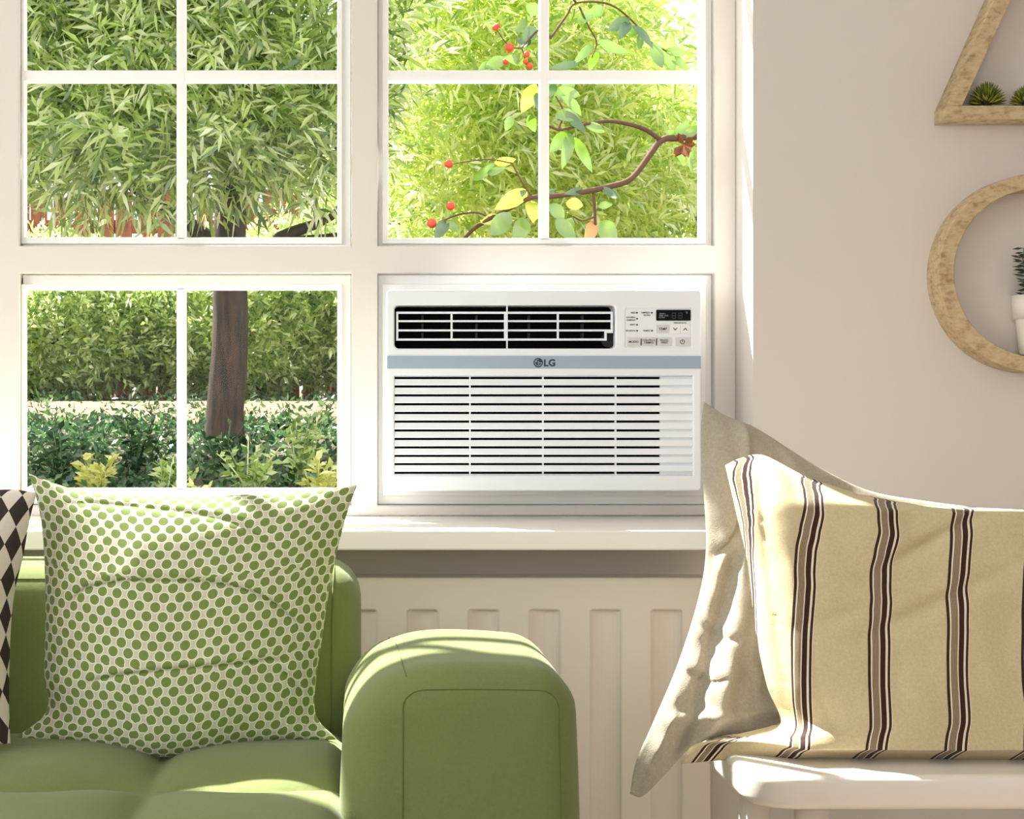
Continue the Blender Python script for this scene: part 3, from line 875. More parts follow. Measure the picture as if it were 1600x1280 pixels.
# ------------------------------------------------------------------ stool with two pillows
ST_Z = .4775
stool = thing('stool', (.86, 2.07, 0), 'white painted wooden bench stool carrying the striped pillow', 'stool')
me = plate_mesh([rr(.505, 1.895, 1.22, 2.25, .06, 10)], ST_Z - .045, ST_Z, .012, True, 4)
link_mesh('seat', me, M['stool'], stool)
for x, y, sx, sy in ((.606, 1.965, -.01, -.01), (.585, 2.16, -.01, .01), (1.12, 1.965, .01, -.01), (1.14, 2.16, .01, .01)):
    pts = [(x + sx * 2, y + sy * 2, 0), (x, y, ST_Z - .04)]
    tube('leg', pts, [.016, .0225], M['stool'], stool, 24)
boxes('apron', [(.62, 2.13, ST_Z - .085, 1.11, 2.15, ST_Z - .044)], M['stool'], stool, .002)

lp = thing('bed_pillow', W(1300, 1150, 2.17), 'crumpled grey linen pillow leaning behind the striped pillow', 'pillow', 'pillows on the stool')
def ld(px, py): return 2.125 + (1160 - py) / 500 * .17
def linen_extra(px, py, U, Vv):
    g = 0
    g = g + .014 * np.exp(-((px - (1165 - .22 * (py - 880))) / 16) ** 2) * np.clip((py - 780) / 80, 0, 1)
    g = g + .012 * np.exp(-((px - (1122 - .34 * (py - 880))) / 12) ** 2) * np.clip((py - 830) / 60, 0, 1) * np.clip((1230 - py) / 60, 0, 1)
    g = g - .012 * np.exp(-((px - (1145 - .28 * (py - 880))) / 10) ** 2) * np.clip((py - 800) / 80, 0, 1)
    g = g + .012 * np.exp(-((px - 1160 - .05 * (py - 650)) / 7) ** 2) * np.clip((800 - py) / 80, 0, 1)
    g = g + .010 * np.exp(-((py - 1120 + .10 * (px - 1060)) / 12) ** 2) * np.clip((px - 1010) / 60, 0, 1)
    return g
pillow('cover', lp, M['linen'],
       [(1100, 628), (1135, 650), (1180, 668), (1260, 718), (1350, 764), (1440, 782), (1560, 795), (1720, 800)],
       [(1720, 800), (1735, 1000), (1720, 1165)],
       [(1100, 628), (1095, 680), (1099, 760), (1103, 860), (1090, 940), (1058, 1040), (1020, 1130), (994, 1190), (984, 1240)],
       [(984, 1240), (1004, 1244), (1040, 1208), (1078, 1168), (1130, 1146), (1200, 1143), (1300, 1146), (1500, 1146), (1720, 1150)],
       ld, .05, .06, 2.0, .7, 150,
       [([(1103, 870), (1130, 850), (1160, 790), (1175, 720)], 9, .006, .008), ([(1075, 960), (1110, 985), (1150, 1000)], 7, .006, .003),
        ([(1060, 1040), (1100, 1060), (1130, 1050)], 7, .005, .003)], .012, 14.0, 11, extra=linen_extra)

sp_ = thing('bed_pillow', W(1400, 1183, 2.05), 'beige pillow with dark brown ticking stripes lying on the stool', 'pillow', 'pillows on the stool')
def sd(px, py): return 2.03 + (1184 - py) / 400 * .11
def stripe_extra(px, py, U, Vv):
    g = .006 * np.exp(-((py - 800 - .02 * (px - 1200)) / 12) ** 2) * np.clip((px - 1180) / 40, 0, 1)
    g = g + .006 * np.exp(-((px - 1215 - .06 * (py - 900)) / 18) ** 2)
    g = g - .006 * np.exp(-((py - 965 + .25 * (px - 1260)) / 14) ** 2) * np.clip(1 - np.abs(px - 1280) / 90, 0, 1)
    g = g - .010 * np.exp(-((py - 930 + .45 * (px - 1450)) / 16) ** 2) * np.clip(1 - np.abs(px - 1420) / 160, 0, 1)
    g = g - .010 * np.exp(-((py - 850 + .5 * (px - 1420)) / 12) ** 2) * np.clip(1 - np.abs(px - 1420) / 120, 0, 1)
    return g
def stripe_prof(px, py, U, Vv, prof):
    ysil = np.interp(px, [1133, 1160, 1195, 1260, 1340, 1440, 1530, 1620, 1760], [727, 715, 712, 745, 772, 790, 793, 796, 786])
    fold = np.interp(px, [1133, 1180, 1230, 1440, 1760], [790, 796, 800, 806, 806])
    t = np.clip((py - ysil) / np.maximum(fold - ysil, 6), 0, 1)
    top = np.where(t < 1, .86 * t ** .75, 1.0)
    k = np.clip((py - fold) / 40, 0, 1); top = np.where(t >= 1, .86 + .14 * (1 - (1 - k) ** 2), top)
    aa = np.abs(2 * U - 1)
    sidep = np.clip(1 - aa ** 7, 0, 1) ** .55
    bot = np.clip((1 - Vv) * 9, 0, 1) ** .5
    ear = .22 + .78 * np.clip((px - 1110) / 115, 0, 1) ** 1.2
    return top * sidep * bot * np.where(py > 1100, ear, 1.0)
pillow('cover', sp_, stripe_material(),
       [(1133, 727), (1160, 715), (1195, 712), (1260, 745), (1340, 772), (1440, 792), (1530, 797), (1620, 803), (1760, 790)],
       [(1760, 790), (1745, 900), (1745, 1080), (1760, 1190)],
       [(1133, 727), (1150, 800), (1168, 880), (1180, 980), (1198, 1070), (1220, 1130), (1180, 1149), (1115, 1157), (1080, 1167), (1064, 1194)],
       [(1065, 1194), (1130, 1188), (1240, 1184), (1400, 1184), (1600, 1184), (1760, 1186)],
       sd, .088, .03, 3.6, .42, 170,
       [([(1180, 740), (1178, 800), (1195, 950), (1215, 1080), (1225, 1130)], 6, .006, .004)], .005, 10.0, 21, anchor=(0.93, 0.5), extra=stripe_extra, proffun=stripe_prof)

# ------------------------------------------------------------------ wall shelves
DW = YW; DWF = 2.623          # wall plane and shelf front plane
cs = thing('wall_shelf', W(1600, 585, DW), 'round ring shelf of pale wood with a potted herb inside', 'shelf', 'wooden shelves on the wall')
CX, CZ, CR = X(1600, DW), Z(431, DW), .1775
plate('ring', [circ(CX, CZ, CR, 96), circ(CX, CZ, CR - .0275, 96)], DWF, DW - .0005, M['shelf_wood'], cs, .0015)
ts = thing('wall_shelf', W(1660, 194, DW), 'triangular shelf of pale wood with small succulents on it', 'shelf', 'wooden shelves on the wall')
def TX(px): return X(px, DWF)
def TZ(py): return Z(py, DWF)
xc = 1664
zb0, zb1 = TZ(186), TZ(165)
plate('bottom_board', [[(TX(1479), zb0), (TX(2 * xc - 1479), zb0), (TX(2 * xc - 1479), zb1), (TX(1479), zb1)]], DWF, DW - .0005, M['shelf_wood'], ts, .0008)
def side(sg):
    f = lambda p: p if sg > 0 else 2 * xc - p
    return [(TX(f(1479.5)), zb1 + .0003), (TX(f(1503.5)), zb1 + .0003), (TX(f(xc)), TZ(165 - (xc - 1503.5) / .462)), (TX(f(xc)), TZ(165 - (xc - 1479.5) / .448))]
plate('side_board', [side(1)], DWF, DW - .0005, M['shelf_wood'], ts, .0008)
plate('side_board', [side(-1)], DWF, DW - .0005, M['shelf_wood'], ts, .0008)

# succulents
def succulent(pxc, w, h, label, seed):
    r = random.Random(seed)
    c = Vector((TX(pxc), (DWF + DW) / 2 - .004, zb1))
    t = thing('succulent', c, label, 'plant', 'succulents on the triangular shelf')
    V, F = [], []
    N = 190
    for i in range(N):
        ph = i * 2.39996; k = (i + .5) / N
        el = math.radians(4 + 84 * k)
        d = Vector((math.cos(ph) * math.cos(el), math.sin(ph) * math.cos(el) * .8, math.sin(el)))
        L = Vector((d.x * w / 2, d.y * w / 2, d.z * h)).length * r.uniform(.9, 1.1)
        b = c + Vector((d.x * w * .12, d.y * w * .12, h * .15 + d.z * h * .15))
        tip = c + Vector((d.x * w / 2, d.y * w / 2, h * .12 + d.z * h * .84)) * 1.0 + Vector((r.uniform(-1, 1), r.uniform(-1, 1), r.uniform(-.5, 1))) * .0015
        ax = (tip - b).normalized(); s = ax.cross(Vector((0, 0, 1)) if abs(ax.z) < .95 else Vector((1, 0, 0))).normalized(); n = s.cross(ax)
        m1 = b.lerp(tip, .45); wd = .0026; k0 = len(V)
        V += [b, m1 + s * wd, m1 + n * wd * .8, m1 - s * wd, m1 - n * wd * .8, tip]
        for a, e in ((1, 2), (2, 3), (3, 4), (4, 1)):
            F += [(k0, k0 + a, k0 + e), (k0 + 5, k0 + e, k0 + a)]
    o = mesh_obj('leaves', V, F, M['succulent'], t); o['kind'] = 'stuff'
    lathe('stem', [(.006, 0), (.008, h * .3), (.004, h * .5)], c, M['bark'], t, 10)
succulent(1551, .072, .050, 'larger green spiky succulent at the left of the triangular shelf', 1)
succulent(1613, .060, .044, 'smaller succulent at the right frame edge on triangular shelf', 2)

# potted herb in the ring
pz = CZ - math.sqrt((CR - .0275) ** 2 - .034 ** 2)
pc = Vector((X(1625, 2.65), 2.651, pz + .0005))
pot = thing('plant_pot', pc, 'white ceramic pot standing inside the round shelf', 'pot')
ph_ = Z(462, 2.65) - pz
lathe('pot_body', [(.0, 0), (.032, 0), (.034, .002), (.041, ph_ * .62), (.041, ph_ * .64)], pc, M['pot'], pot, 48)
lathe('rim', [(.0415, ph_ * .6), (.0445, ph_ * .6), (.0475, ph_), (.0445, ph_), (.042, ph_ - .008)], pc, M['pot'], pot, 48)
lathe('soil', [(.0, ph_ - .009), (.0425, ph_ - .009), (.0425, ph_ - .007), (.0, ph_ - .007)], pc, M['soil'], pot, 32)
hb = thing('potted_herb', pc + Vector((0, 0, ph_ - .006)), 'dark green herb with narrow leaves growing from white pot', 'plant')
rh = random.Random(4)
stems, V, F = [], [], []
for k in range(9):
    a = 2 * math.pi * k / 9 + rh.uniform(-.3, .3); rr_ = rh.uniform(.006, .03)
    b = pc + Vector((rr_ * math.cos(a) * .6, rr_ * math.sin(a) * .6, ph_ - .007))
    tip = b + Vector((math.cos(a) * .022, math.sin(a) * .008, rh.uniform(.07, .105)))
    if k == 4:
        b = pc + Vector((-.026, -.004, ph_ - .007)); tip = b + Vector((-.005, 0, .092))
    stems.append((catmull([b, b.lerp(tip, .5) + Vector((0, 0, .006)), tip], 6), [.0011, .001, .0009, .0008, .0007, .0005]))
    for j in range(11):
        p = b.lerp(tip, .08 + .92 * j / 10)
        for sg in (-1, 1):
            d = Vector((sg * rh.uniform(.7, 1), rh.uniform(-.35, .35), rh.uniform(-.1, .35))).normalized()
            L = rh.uniform(.014, .022); w = .0022
            s = d.cross(Vector((0, 1, 0))).normalized(); k0 = len(V)
            V += [p, p + d * L * .5 + s * w, p + d * L, p + d * L * .5 - s * w + Vector((0, .001, 0))]
            F += [(k0, k0 + 1, k0 + 2), (k0, k0 + 2, k0 + 3)]
tubes('stems', stems, M['herb'], hb, 5)
ho = mesh_obj('leaves', V, F, M['herb'], hb); ho['kind'] = 'stuff'

# ------------------------------------------------------------------ garden
def gz(x, y):
    z = np.interp(y, [2.9, 4.0, 5.0, 6.5, 8.0, 9.0, 30], [.30, .5, .66, .80, .945, 1.0, 1.35])
    return z
def ground():
    nx, ny = 80, 60
    V, F = [], []
    for j in range(ny + 1):
        y = 2.95 + 25 * (j / ny) ** 2
        for i in range(nx + 1):
            x = -14 + 28 * i / nx
            V.append((x, y, float(gz(x, y)) + .03 * noise.noise(Vector((x * 1.3, y * 1.3, 0)))))
    for j in range(ny):
        for i in range(nx):
            a = j * (nx + 1) + i; F.append((a, a + 1, a + nx + 2, a + nx + 1))
    return mesh_obj('garden_ground', V, F, M['ground'], None, True)
S(ground())
V, F = [], []
for i in range(57):
    x = -14 + .5 * i; w0 = 7.15 + .18 * noise.noise(Vector((x * .9, 3, 0))); w1 = 8.55 + .1 * noise.noise(Vector((x, 7, 0)))
    for k in range(7):
        y = w0 + (w1 - w0) * k / 6
        V.append((x, y, float(gz(x, y)) + .05 - .03 * (abs(k - 3) / 3) ** 2))
for i in range(56):
    for k in range(6):
        a = i * 7 + k; F.append((a, a + 7, a + 8, a + 1))
S(mesh_obj('garden_path', V, F, M['path'], None, True))

def leaves_mesh(name, base, dirs, L, wid, rng, droop=.12, fold=.25):
    n = len(base)
    d = dirs / np.linalg.norm(dirs, axis=1, keepdims=True)
    r = rng.normal(size=(n, 3)); s = np.cross(d, r); s /= np.linalg.norm(s, axis=1, keepdims=True)
    nn = np.cross(s, d)
    L = L[:, None]; w = wid[:, None]
    tip = base + d * L; tip[:, 2] -= droop * L[:, 0]
    mid = base + d * L * .45
    a = mid + s * w + nn * w * fold; b = mid - s * w + nn * w * fold
    co = np.stack([base, a, tip, b], 1).reshape(-1, 3)
    k = np.arange(n)[:, None] * 4
    tri = np.concatenate([k + np.array([[0, 1, 2]]), k + np.array([[0, 2, 3]])], 0)
    return fast_mesh(name, co, tri)

def foliage(name, parent, mat, blobs, n_sprig, per, leaf, width, seed, shell=.55, up=.5, out=.5, sprig=.16, clip=None):
    """sprigs of leaves spread over a set of ellipsoids (centre, radii)"""
    rng = np.random.RandomState(seed)
    vol = np.array([b[1][0] * b[1][2] for b in blobs]); vol = vol / vol.sum()
    cnt = np.maximum(1, (vol * n_sprig).astype(int))
    P, A = [], []
    for (c, r), m in zip(blobs, cnt):
        q = rng.normal(size=(m, 3)); q /= np.linalg.norm(q, axis=1, keepdims=True)
        rad = (shell + (1 - shell) * rng.rand(m)[:, None]) * (1 + .12 * np.sin(q[:, :1] * 9 + seed) * np.cos(q[:, 2:3] * 7))
        P.append(np.array(c) + q * rad * np.array(r)); A.append(q * out + rng.normal(size=(m, 3)) * .5 + np.array([0, 0, up]))
    P, A = np.concatenate(P), np.concatenate(A)
    if clip is not None:
        k = clip(P); P, A = P[k], A[k]
    A /= np.linalg.norm(A, axis=1, keepdims=True)
    n = len(P)
    t = np.tile(np.linspace(.1, 1, per), n)
    Pa, Aa = np.repeat(P, per, 0), np.repeat(A, per, 0)
    base = Pa + Aa * (t * sprig)[:, None]
    perp = rng.normal(size=base.shape); perp -= (perp * Aa).sum(1, keepdims=True) * Aa
    perp /= np.linalg.norm(perp, axis=1, keepdims=True)
    dirs = Aa * (.35 + .6 * t)[:, None] + perp * (1.05 - .55 * t)[:, None]
    L = leaf * rng.uniform(.6, 1.25, len(base)); wd = width * rng.uniform(.7, 1.2, len(base))
    me = leaves_mesh(name, base, dirs, L, wd, rng)
    o = link_mesh(name, me, mat, parent)
    o['kind'] = 'stuff'
    return o

def grow(P0, P1, r0, r1, seed, wob=.08, n=9):
    r = random.Random(seed); P0, P1 = Vector(P0), Vector(P1)
    pts = [P0.lerp(P1, i / 4) + (Vector((r.uniform(-1, 1), r.uniform(-1, 1), 0)) * wob if 0 < i < 4 else Vector()) for i in range(5)]
    return catmull(pts, n), [r0 + (r1 - r0) * i / (n - 1) for i in range(n)]

# back hedge: one shrub beside the other
def shrub(name, x, y, rx, ry, top, mat, label, seed, n, leaf, width, group, shell=.5):
    g = float(gz(x, y)); t = thing(name, (x, y, g), label, 'shrub', group)
    rz = (top - g) / 2
    foliage('foliage', t, mat, [((x, y, g + rz), (rx, ry, rz))], n, 9, leaf, width, seed, shell)
    st = []
    r = random.Random(seed)
    for k in range(6):
        st.append(grow((x + r.uniform(-.2, .2), y + r.uniform(-.1, .1), g - .05), (x + r.uniform(-.7, .7) * rx, y + r.uniform(-.4, .4) * ry, g + rz * r.uniform(1.0, 1.6)), .03, .008, seed * 10 + k))
    tubes('stems', st, M['bark'], t)
    return t
HG = 'hedge shrubs at the back of the garden'
shrub('hedge_shrub', -3.1, 9.2, .95, .6, 1.95, M['leaf_hedge'], 'hedge shrub at the far left seen through the left panes', 31, 2200, .062, .0105, HG)
shrub('hedge_shrub', -1.95, 9.1, .95, .6, 1.93, M['leaf_hedge'], 'hedge shrub left of the tree trunk behind the left window', 32, 3800, .062, .0105, HG)
shrub('hedge_shrub', -.75, 9.2, .95, .6, 1.95, M['leaf_hedge'], 'hedge shrub just behind the tree trunk', 33, 3800, .062, .0105, HG)
shrub('hedge_shrub', .35, 9.1, .9, .6, 2.6, M['leaf_hedge'], 'hedge shrub right of the tree trunk, behind mullion', 34, 3400, .062, .0105, HG)
shrub('sun_tinted_shrub', 1.0, 8.6, .9, .6, 3.6, M['leaf_sun_tint'], 'tall shrub with sunlight painted lime green behind the left half of right window', 35, 2200, .09, .013, HG)
shrub('sun_tinted_shrub', 2.05, 8.9, .95, .6, 3.05, M['leaf_sun_tint'], 'shrub with sunlight painted yellow green behind the right half of right window', 36, 2000, .09, .013, HG)
shrub('sun_tinted_shrub', 3.2, 9.2, .9, .6, 2.7, M['leaf_sun_tint'], 'shrub with sunlight painted yellow green beyond the right edge of right window', 37, 800, .09, .013, HG)

# wooden fence behind the hedge
fn = thing('garden_fence', (-1.2, 10.0, float(gz(0, 10))), 'red brown board fence seen through gaps behind the hedge', 'fence')
bmesh0 = None
rf = random.Random(9)
x = -3.7
while x < 1.0:
    zt = 2.44 + rf.uniform(-.03, .03)
    if bmesh0 is None:
        b0 = boxes('board', [(-.055, -.012, .98, .055, .012, 2.42)], M['fence'], fn, .004); bmesh0 = b0.data
        bo = b0
    else:
        bo = bpy.data.objects.new('board', bmesh0); COL.objects.link(bo); parent_to(bo, fn)
    bo.location = (x, 10.0 + rf.uniform(-.01, .01), rf.uniform(-.04, .04))
    x += rf.uniform(.118, .16)
for zr in (1.35, 2.15):
    boxes('rail', [(-3.8, 10.013, zr, 1.05, 10.05, zr + .09)], M['fence'], fn, .004)

# the big tree with its dark trunk
TXc = X(357, 6.4)
tg = float(gz(0, 6.4))
tree = thing('tree', (TXc, 6.4, tg), 'tree with dark brown trunk and willow leaves behind the left window', 'tree')
tp = catmull([(TXc - .02, 6.4, tg - .1), (TXc - .015, 6.4, tg + .15), (TXc + .01, 6.4, 1.3), (TXc + .005, 6.42, 1.75), (TXc + .03, 6.45, 2.2), (TXc + .0, 6.5, 2.9)], 26)
trad = [.115, .10, .088, .082, .08] + [.079 - .0012 * k for k in range(21)]
v, f = tube_geo(tp, trad, 20)
v = [Vector(p) + Vector((noise.noise(Vector((p[0] * 22, p[1] * 22, p[2] * 4))), noise.noise(Vector((p[0] * 22 + 9, p[1] * 22, p[2] * 4))), 0)) * .008 for p in v]
mesh_obj('trunk', v, f, M['bark'], tree, True)
for k, (a, b, r0) in enumerate((((TXc, 6.4, 1.55), (TXc + .5, 6.2, 1.82), .05), ((TXc, 6.42, 1.62), (TXc - .8, 6.3, 2.3), .045), ((TXc, 6.45, 1.9), (TXc + .7, 6.5, 2.7), .045),
                                ((TXc, 6.45, 2.0), (TXc - .6, 6.6, 2.9), .04), ((TXc + .1, 6.4, 1.62), (TXc + .62, 6.1, 1.70), .03))):
    p, r = grow(a, b, r0, .012, 70 + k, .06)
    tube('branch', p, r, M['bark'], tree, 10)
foliage('foliage', tree, M['leaf_tree'], [((-1.35, 6.1, 2.45), (.62, .5, .72)), ((-.75, 5.9, 2.5), (.65, .5, .74)), ((-.28, 6.0, 2.55), (.55, .5, .75)), ((-1.8, 6.3, 2.6), (.6, .5, .7)),
                                          ((-1.0, 6.0, 3.1), (1.1, .6, .5)), ((-.95, 5.7, 2.0), (.35, .25, .26)), ((-.55, 5.7, 2.02), (.35, .25, .24)), ((-.22, 5.8, 2.1), (.25, .25, .3))],
        6600, 10, .10, .0088, 51, .35, .35, .5, .2)

# second tree: looser crown seen through the right window
t2 = thing('tree', (.75, 7.6, float(gz(0, 7.6))), 'leafy tree with sunlight painted pale filling the upper right window', 'tree')
p, r = grow((.75, 7.6, .85), (.7, 7.6, 3.0), .05, .02, 90, .04)
tube('trunk', p, r, M['bark'], t2, 12)
foliage('foliage', t2, M['leaf_sun_tint'], [((.55, 7.2, 2.75), (.6, .5, .8)), ((.95, 7.4, 2.9), (.7, .5, .75)), ((.5, 7.3, 2.1), (.5, .4, .5)), ((1.0, 7.5, 2.2), (.6, .4, .5)), ((1.5, 7.8, 2.35), (.5, .4, .45))],
        3000, 10, .095, .0095, 52, .3, .3, .5, .18)

# ground cover and low plants
rg = np.random.RandomState(77)
ng = 9500
gx = rg.uniform(-3.4, 2.6, ng); gy = rg.uniform(3.6, 7.25, ng); gy[::6] = rg.uniform(7.1, 8.7, len(gy[::6]))
base = np.stack([gx, gy, gz(gx, gy) + rg.uniform(-.01, .05, ng)], 1)
basel = np.repeat(base, 4, 0) + rg.normal(size=(ng * 4, 3)) * np.array([.03, .03, .015])
dr = rg.normal(size=basel.shape) * np.array([.8, .8, .3]) + np.array([0, -.1, .7])
gm = leaves_mesh('ground_cover', basel, dr, rg.uniform(.025, .06, len(basel)), rg.uniform(.006, .012, len(basel)), rg)
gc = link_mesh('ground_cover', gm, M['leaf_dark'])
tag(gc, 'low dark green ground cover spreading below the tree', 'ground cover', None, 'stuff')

def low_plant(px, d, h, w, mat, label, seed, n=46):
    xx = X(px, d); g = float(gz(0, d)); t = thing('garden_plant', (xx, d, g), label, 'plant', 'low plants under the tree')
    r = random.Random(seed); st, B, Dd = [], [], []
    for k in range(9):
        a = r.uniform(0, 6.28); rad = r.uniform(.1, 1) * w / 2
        tip = Vector((xx + rad * math.cos(a), d + rad * math.sin(a) * .7, g + h * r.uniform(.6, 1)))
        b = Vector((xx + r.uniform(-.02, .02), d + r.uniform(-.02, .02), g - .02))
        st.append((catmull([b, b.lerp(tip, .55) + Vector((0, 0, h * .1)), tip], 5), [.004, .0035, .003, .0025, .002]))
        for j in range(n // 9 + 11):
            p = b.lerp(tip, r.uniform(.25, 1)); B.append(p)
            Dd.append((r.uniform(-1, 1), r.uniform(-1, .6), r.uniform(-.1, .8)))
    tubes('stems', st, mat, t, 5)
    rn = np.random.RandomState(seed)
    me = leaves_mesh('leaves', np.array([tuple(b) for b in B]), np.array(Dd), rn.uniform(.03, .058, len(B)), rn.uniform(.007, .012, len(B)), rn)
    o = link_mesh('leaves', me, mat, t); o['kind'] = 'stuff'
for a in ((150, 4.9, .17, .22, M['leaf_yellow'], 'bright yellow green plant above the dotted pillow', 1),
          (262, 4.8, .18, .2, M['leaf_hedge'], 'leafy green plant just left of the left glazing bar', 2),
          (395, 4.9, .22, .26, M['leaf_hedge'], 'broad green plant right below the tree trunk', 3),
          (470, 5.2, .28, .3, M['leaf_hedge'], 'tall green plant right of the trunk near the mullion', 4),
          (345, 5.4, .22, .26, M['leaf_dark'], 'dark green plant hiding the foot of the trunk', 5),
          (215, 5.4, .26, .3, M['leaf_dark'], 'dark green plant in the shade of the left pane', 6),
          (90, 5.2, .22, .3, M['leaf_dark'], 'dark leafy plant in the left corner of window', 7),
          (505, 4.7, .2, .22, M['leaf_yellow'], 'pale flowering plant at the lower right corner of the left window', 8),
          (310, 4.6, .12, .2, M['leaf_yellow'], 'small pale plant right of the left glazing bar', 9)):
    low_plant(*a)

# rowan branch in front of the right window
DRW = 4.6
def RW(px, py, dd=0.0): return W(px, py, DRW + dd)
RTX, RTY = X(1420, DRW) + .03, DRW
rw = thing('rowan_tree', (RTX, RTY, float(gz(0, RTY))), 'rowan tree whose branch with leaflets and red berries crosses the right panes', 'tree')
P, R_ = grow((RTX, RTY, float(gz(0, RTY)) - .05), (RTX + .05, RTY, 2.75), .045, .02, 61, .02, 14)
tube('trunk', P, R_, M['twig'], rw, 12)
def br(pts, r0, r1, dd=0.0, n=30):
    P = catmull([RW(a, b, dd + .12 * math.sin(a * .013)) for a, b in pts], n)
    return P, [r0 + (r1 - r0) * i / (n - 1) for i in range(n)]
P, R_ = br([(1420, 330), (1250, 235), (1150, 208), (1090, 213), (1055, 216), (1033, 219), (1012, 247), (985, 280), (950, 292), (905, 301), (862, 307), (830, 309), (800, 324), (765, 342), (738, 360), (716, 385)], .016, .0055, 0, 70)
mb = tube('main_branch', P, R_, M['twig'], rw, 8)
for pts, a, b in (([(1033, 219), (1003, 200), (960, 190), (925, 192), (890, 200), (872, 203), (858, 196)], .008, .004),
                  ([(927, 302), (930, 340), (931, 385)], .005, .004), ([(832, 309), (814, 282), (800, 255)], .004, .002),
                  ([(768, 341), (745, 332), (715, 336), (690, 346)], .0045, .002),
                  ([(860, 60), (885, 25), (900, 5), (950, 6), (985, 30), (1018, 66), (1045, 82)], .004, .0022), ([(862, 60), (845, 45), (815, 75)], .004, .002),
                  ([(905, 10), (920, 42), (932, 66), (925, 90)], .003, .0018), ([(931, 338), (910, 345), (895, 338)], .003, .002),
                  ([(872, 203), (880, 175), (868, 150)], .0035, .002), ([(1430, -40), (1250, -130), (1050, -150), (920, -90), (885, -30), (900, 5)], .012, .004), ([(800, 255), (760, 249), (703, 257)], .0025, .0015), ([(815, 75), (796, 72), (774, 44)], .0025, .0015), ([(815, 75), (822, 96)], .0022, .0015), ([(1033, 219), (1002, 195), (900, 120), (880, -40)], .002, .002)):
    if pts[-1] == (880, -40): continue
    P, R_ = br(pts, a, b)
    tube('twig', P, R_, M['twig'], rw, 6)
def leaflet(b, t, w, mat, k):
    r = random.Random(k); dd = r.uniform(-.05, .05)
    B, T = RW(b[0], b[1], .12 * math.sin(b[0] * .013)), RW(t[0], t[1], .12 * math.sin(b[0] * .013) + dd)
    ax = T - B; L = ax.length; ax.normalize()
    vw = Vector((r.uniform(-.25, .25), -1, r.uniform(-.25, .25))).normalized()
    s = ax.cross(vw).normalized(); n = s.cross(ax)
    wd = w / FPX * DRW / 2
    V, F = [], []
    ts_ = [0, .12, .3, .5, .7, .86, 1.0]; pr = [.04, .6, .95, 1.0, .78, .45, .0]
    for q, z in zip(ts_, pr):
        c = B + ax * L * q - n * (L * .12 * (q - .5) ** 2 * 4) * (1 if k % 2 else -1)
        V += [c + s * wd * z + n * wd * .25 * z, c, c - s * wd * z + n * wd * .25 * z]
    for i in range(len(ts_) - 1):
        a = 3 * i
        F += [(a, a + 1, a + 4, a + 3), (a + 1, a + 2, a + 5, a + 4)]
    mesh_obj('leaflet', V, F, mat, rw, True)
g, dk, ye, og = M['leaf_rowan'], M['leaf_rowan_dark'], M['leaf_rowan_yellow'], M['leaf_rowan_orange']
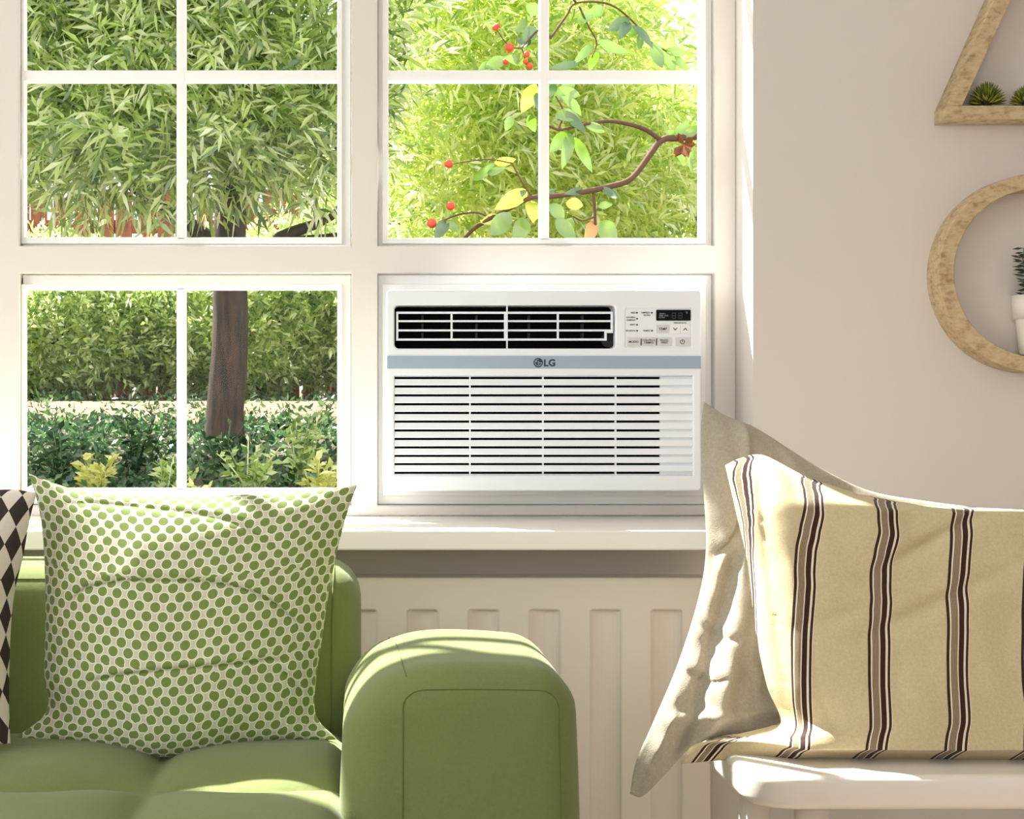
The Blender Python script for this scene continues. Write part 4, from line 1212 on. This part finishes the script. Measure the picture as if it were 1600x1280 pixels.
LV = [((931, 65), (982, 84), 17, g), ((929, 66), (897, 99), 14, g), ((933, 78), (920, 109), 16, g), ((907, 98), (858, 107), 13, dk), ((925, 22), (900, 34), 18, g), ((940, 8), (925, 28), 20, g),
      ((985, 28), (950, 48), 20, dk), ((985, 32), (967, 60), 18, dk), ((1020, 68), (1033, 110), 23, g), ((1040, 78), (1077, 84), 15, g), ((1041, 81), (1054, 112), 17, g), ((1046, 84), (1078, 112), 15, g),
      ((999, 42), (982, 58), 13, g), ((988, 36), (1022, 74), 13, dk), ((1002, 50), (997, 82), 12, g), ((898, 128), (860, 160), 18, g), ((905, 150), (872, 138), 15, g), ((868, 178), (908, 184), 22, g),
      ((885, 176), (916, 209), 15, dk), ((915, 194), (947, 206), 15, g), ((886, 204), (860, 238), 20, g), ((893, 205), (880, 262), 19, g), ((897, 212), (925, 268), 17, g), ((880, 150), (912, 180), 17, g), ((866, 130), (858, 150), 16, dk),
      ((1056, 214), (1040, 205), 14, g), ((1052, 214), (1076, 190), 15, g), ((1052, 224), (1071, 258), 15, g), ((1070, 214), (1095, 196), 16, g), ((1082, 222), (1078, 262), 9, g), ((1076, 240), (1082, 272), 8, g),
      ((915, 297), (884, 302), 13, dk), ((942, 294), (966, 311), 12, dk), ((885, 318), (912, 320), 20, ye), ((845, 308), (868, 296), 12, dk), ((860, 318), (882, 346), 22, g), ((868, 342), (898, 378), 26, g), ((893, 340), (880, 376), 20, g),
      ((936, 346), (962, 378), 30, g), ((930, 342), (916, 384), 20, og), ((934, 322), (958, 318), 12, g),
      ((826, 297), (774, 327), 26, ye), ((824, 298), (786, 318), 12, dk), ((832, 311), (834, 346), 26, ye), ((797, 334), (766, 370), 30, g), ((826, 342), (802, 372), 28, g), ((782, 338), (752, 348), 16, ye),
      ((699, 342), (680, 374), 20, dk), ((697, 345), (716, 362), 14, g), ((738, 283), (774, 255), 15, g), ((772, 256), (806, 250), 15, ye), ((760, 272), (790, 262), 12, g),
      ((828, 34), (806, 48), 20, g), ((838, 42), (815, 66), 22, dk), ((832, 70), (808, 62), 16, dk), ((822, 96), (790, 90), 18, g), ((838, 130), (815, 175), 24, ye), ((842, 140), (846, 178), 20, dk), ((790, 92), (758, 106), 20, g), ((770, 98), (748, 108), 14, g), ((842, 20), (820, 8), 20, g),
      ((800, 180), (790, 205), 14, g), ((825, 178), (835, 205), 16, g)]
for k, (b, t, w, m_) in enumerate(LV): leaflet(b, t, w, m_, k)
berry_me = None
for bx_, by_, r_ in ((796, 74, 7), (774, 43, 5), (823, 85, 5), (790, 96, 5), (828, 103, 5), (675, 349, 8), (704, 322, 7), (701, 256, 7), (821, 96, 4), (778, 40, 4)):
    p = RW(bx_, by_, .12 * math.sin(bx_ * .013) - .02)
    bm = bmesh.new(); bmesh.ops.create_icosphere(bm, subdivisions=2, radius=r_ / FPX * DRW)
    bmesh.ops.translate(bm, vec=p, verts=bm.verts); me = bpy.data.meshes.new('berry'); bm.to_mesh(me); bm.free()
    link_mesh('berry', me, M['berry'], rw, True)
rb = random.Random(3)
V, F = [], []
for k in range(14):
    c = RW(1068, 226, -.03); d = Vector((rb.uniform(-1, 1), rb.uniform(-.6, .6), rb.uniform(-1.2, .7))).normalized()
    s = d.cross(Vector((0, 1, 0))).normalized(); L = rb.uniform(.03, .055); k0 = len(V)
    V += [c, c + d * L * .6 + s * .012, c + d * L + Vector((0, -.008, 0)), c + d * L * .6 - s * .012]
    F += [(k0, k0 + 1, k0 + 2), (k0, k0 + 2, k0 + 3)]
wf = mesh_obj('withered_flower', V, F, M['withered'], rw); wf['label'] = 'withered brown flower head'
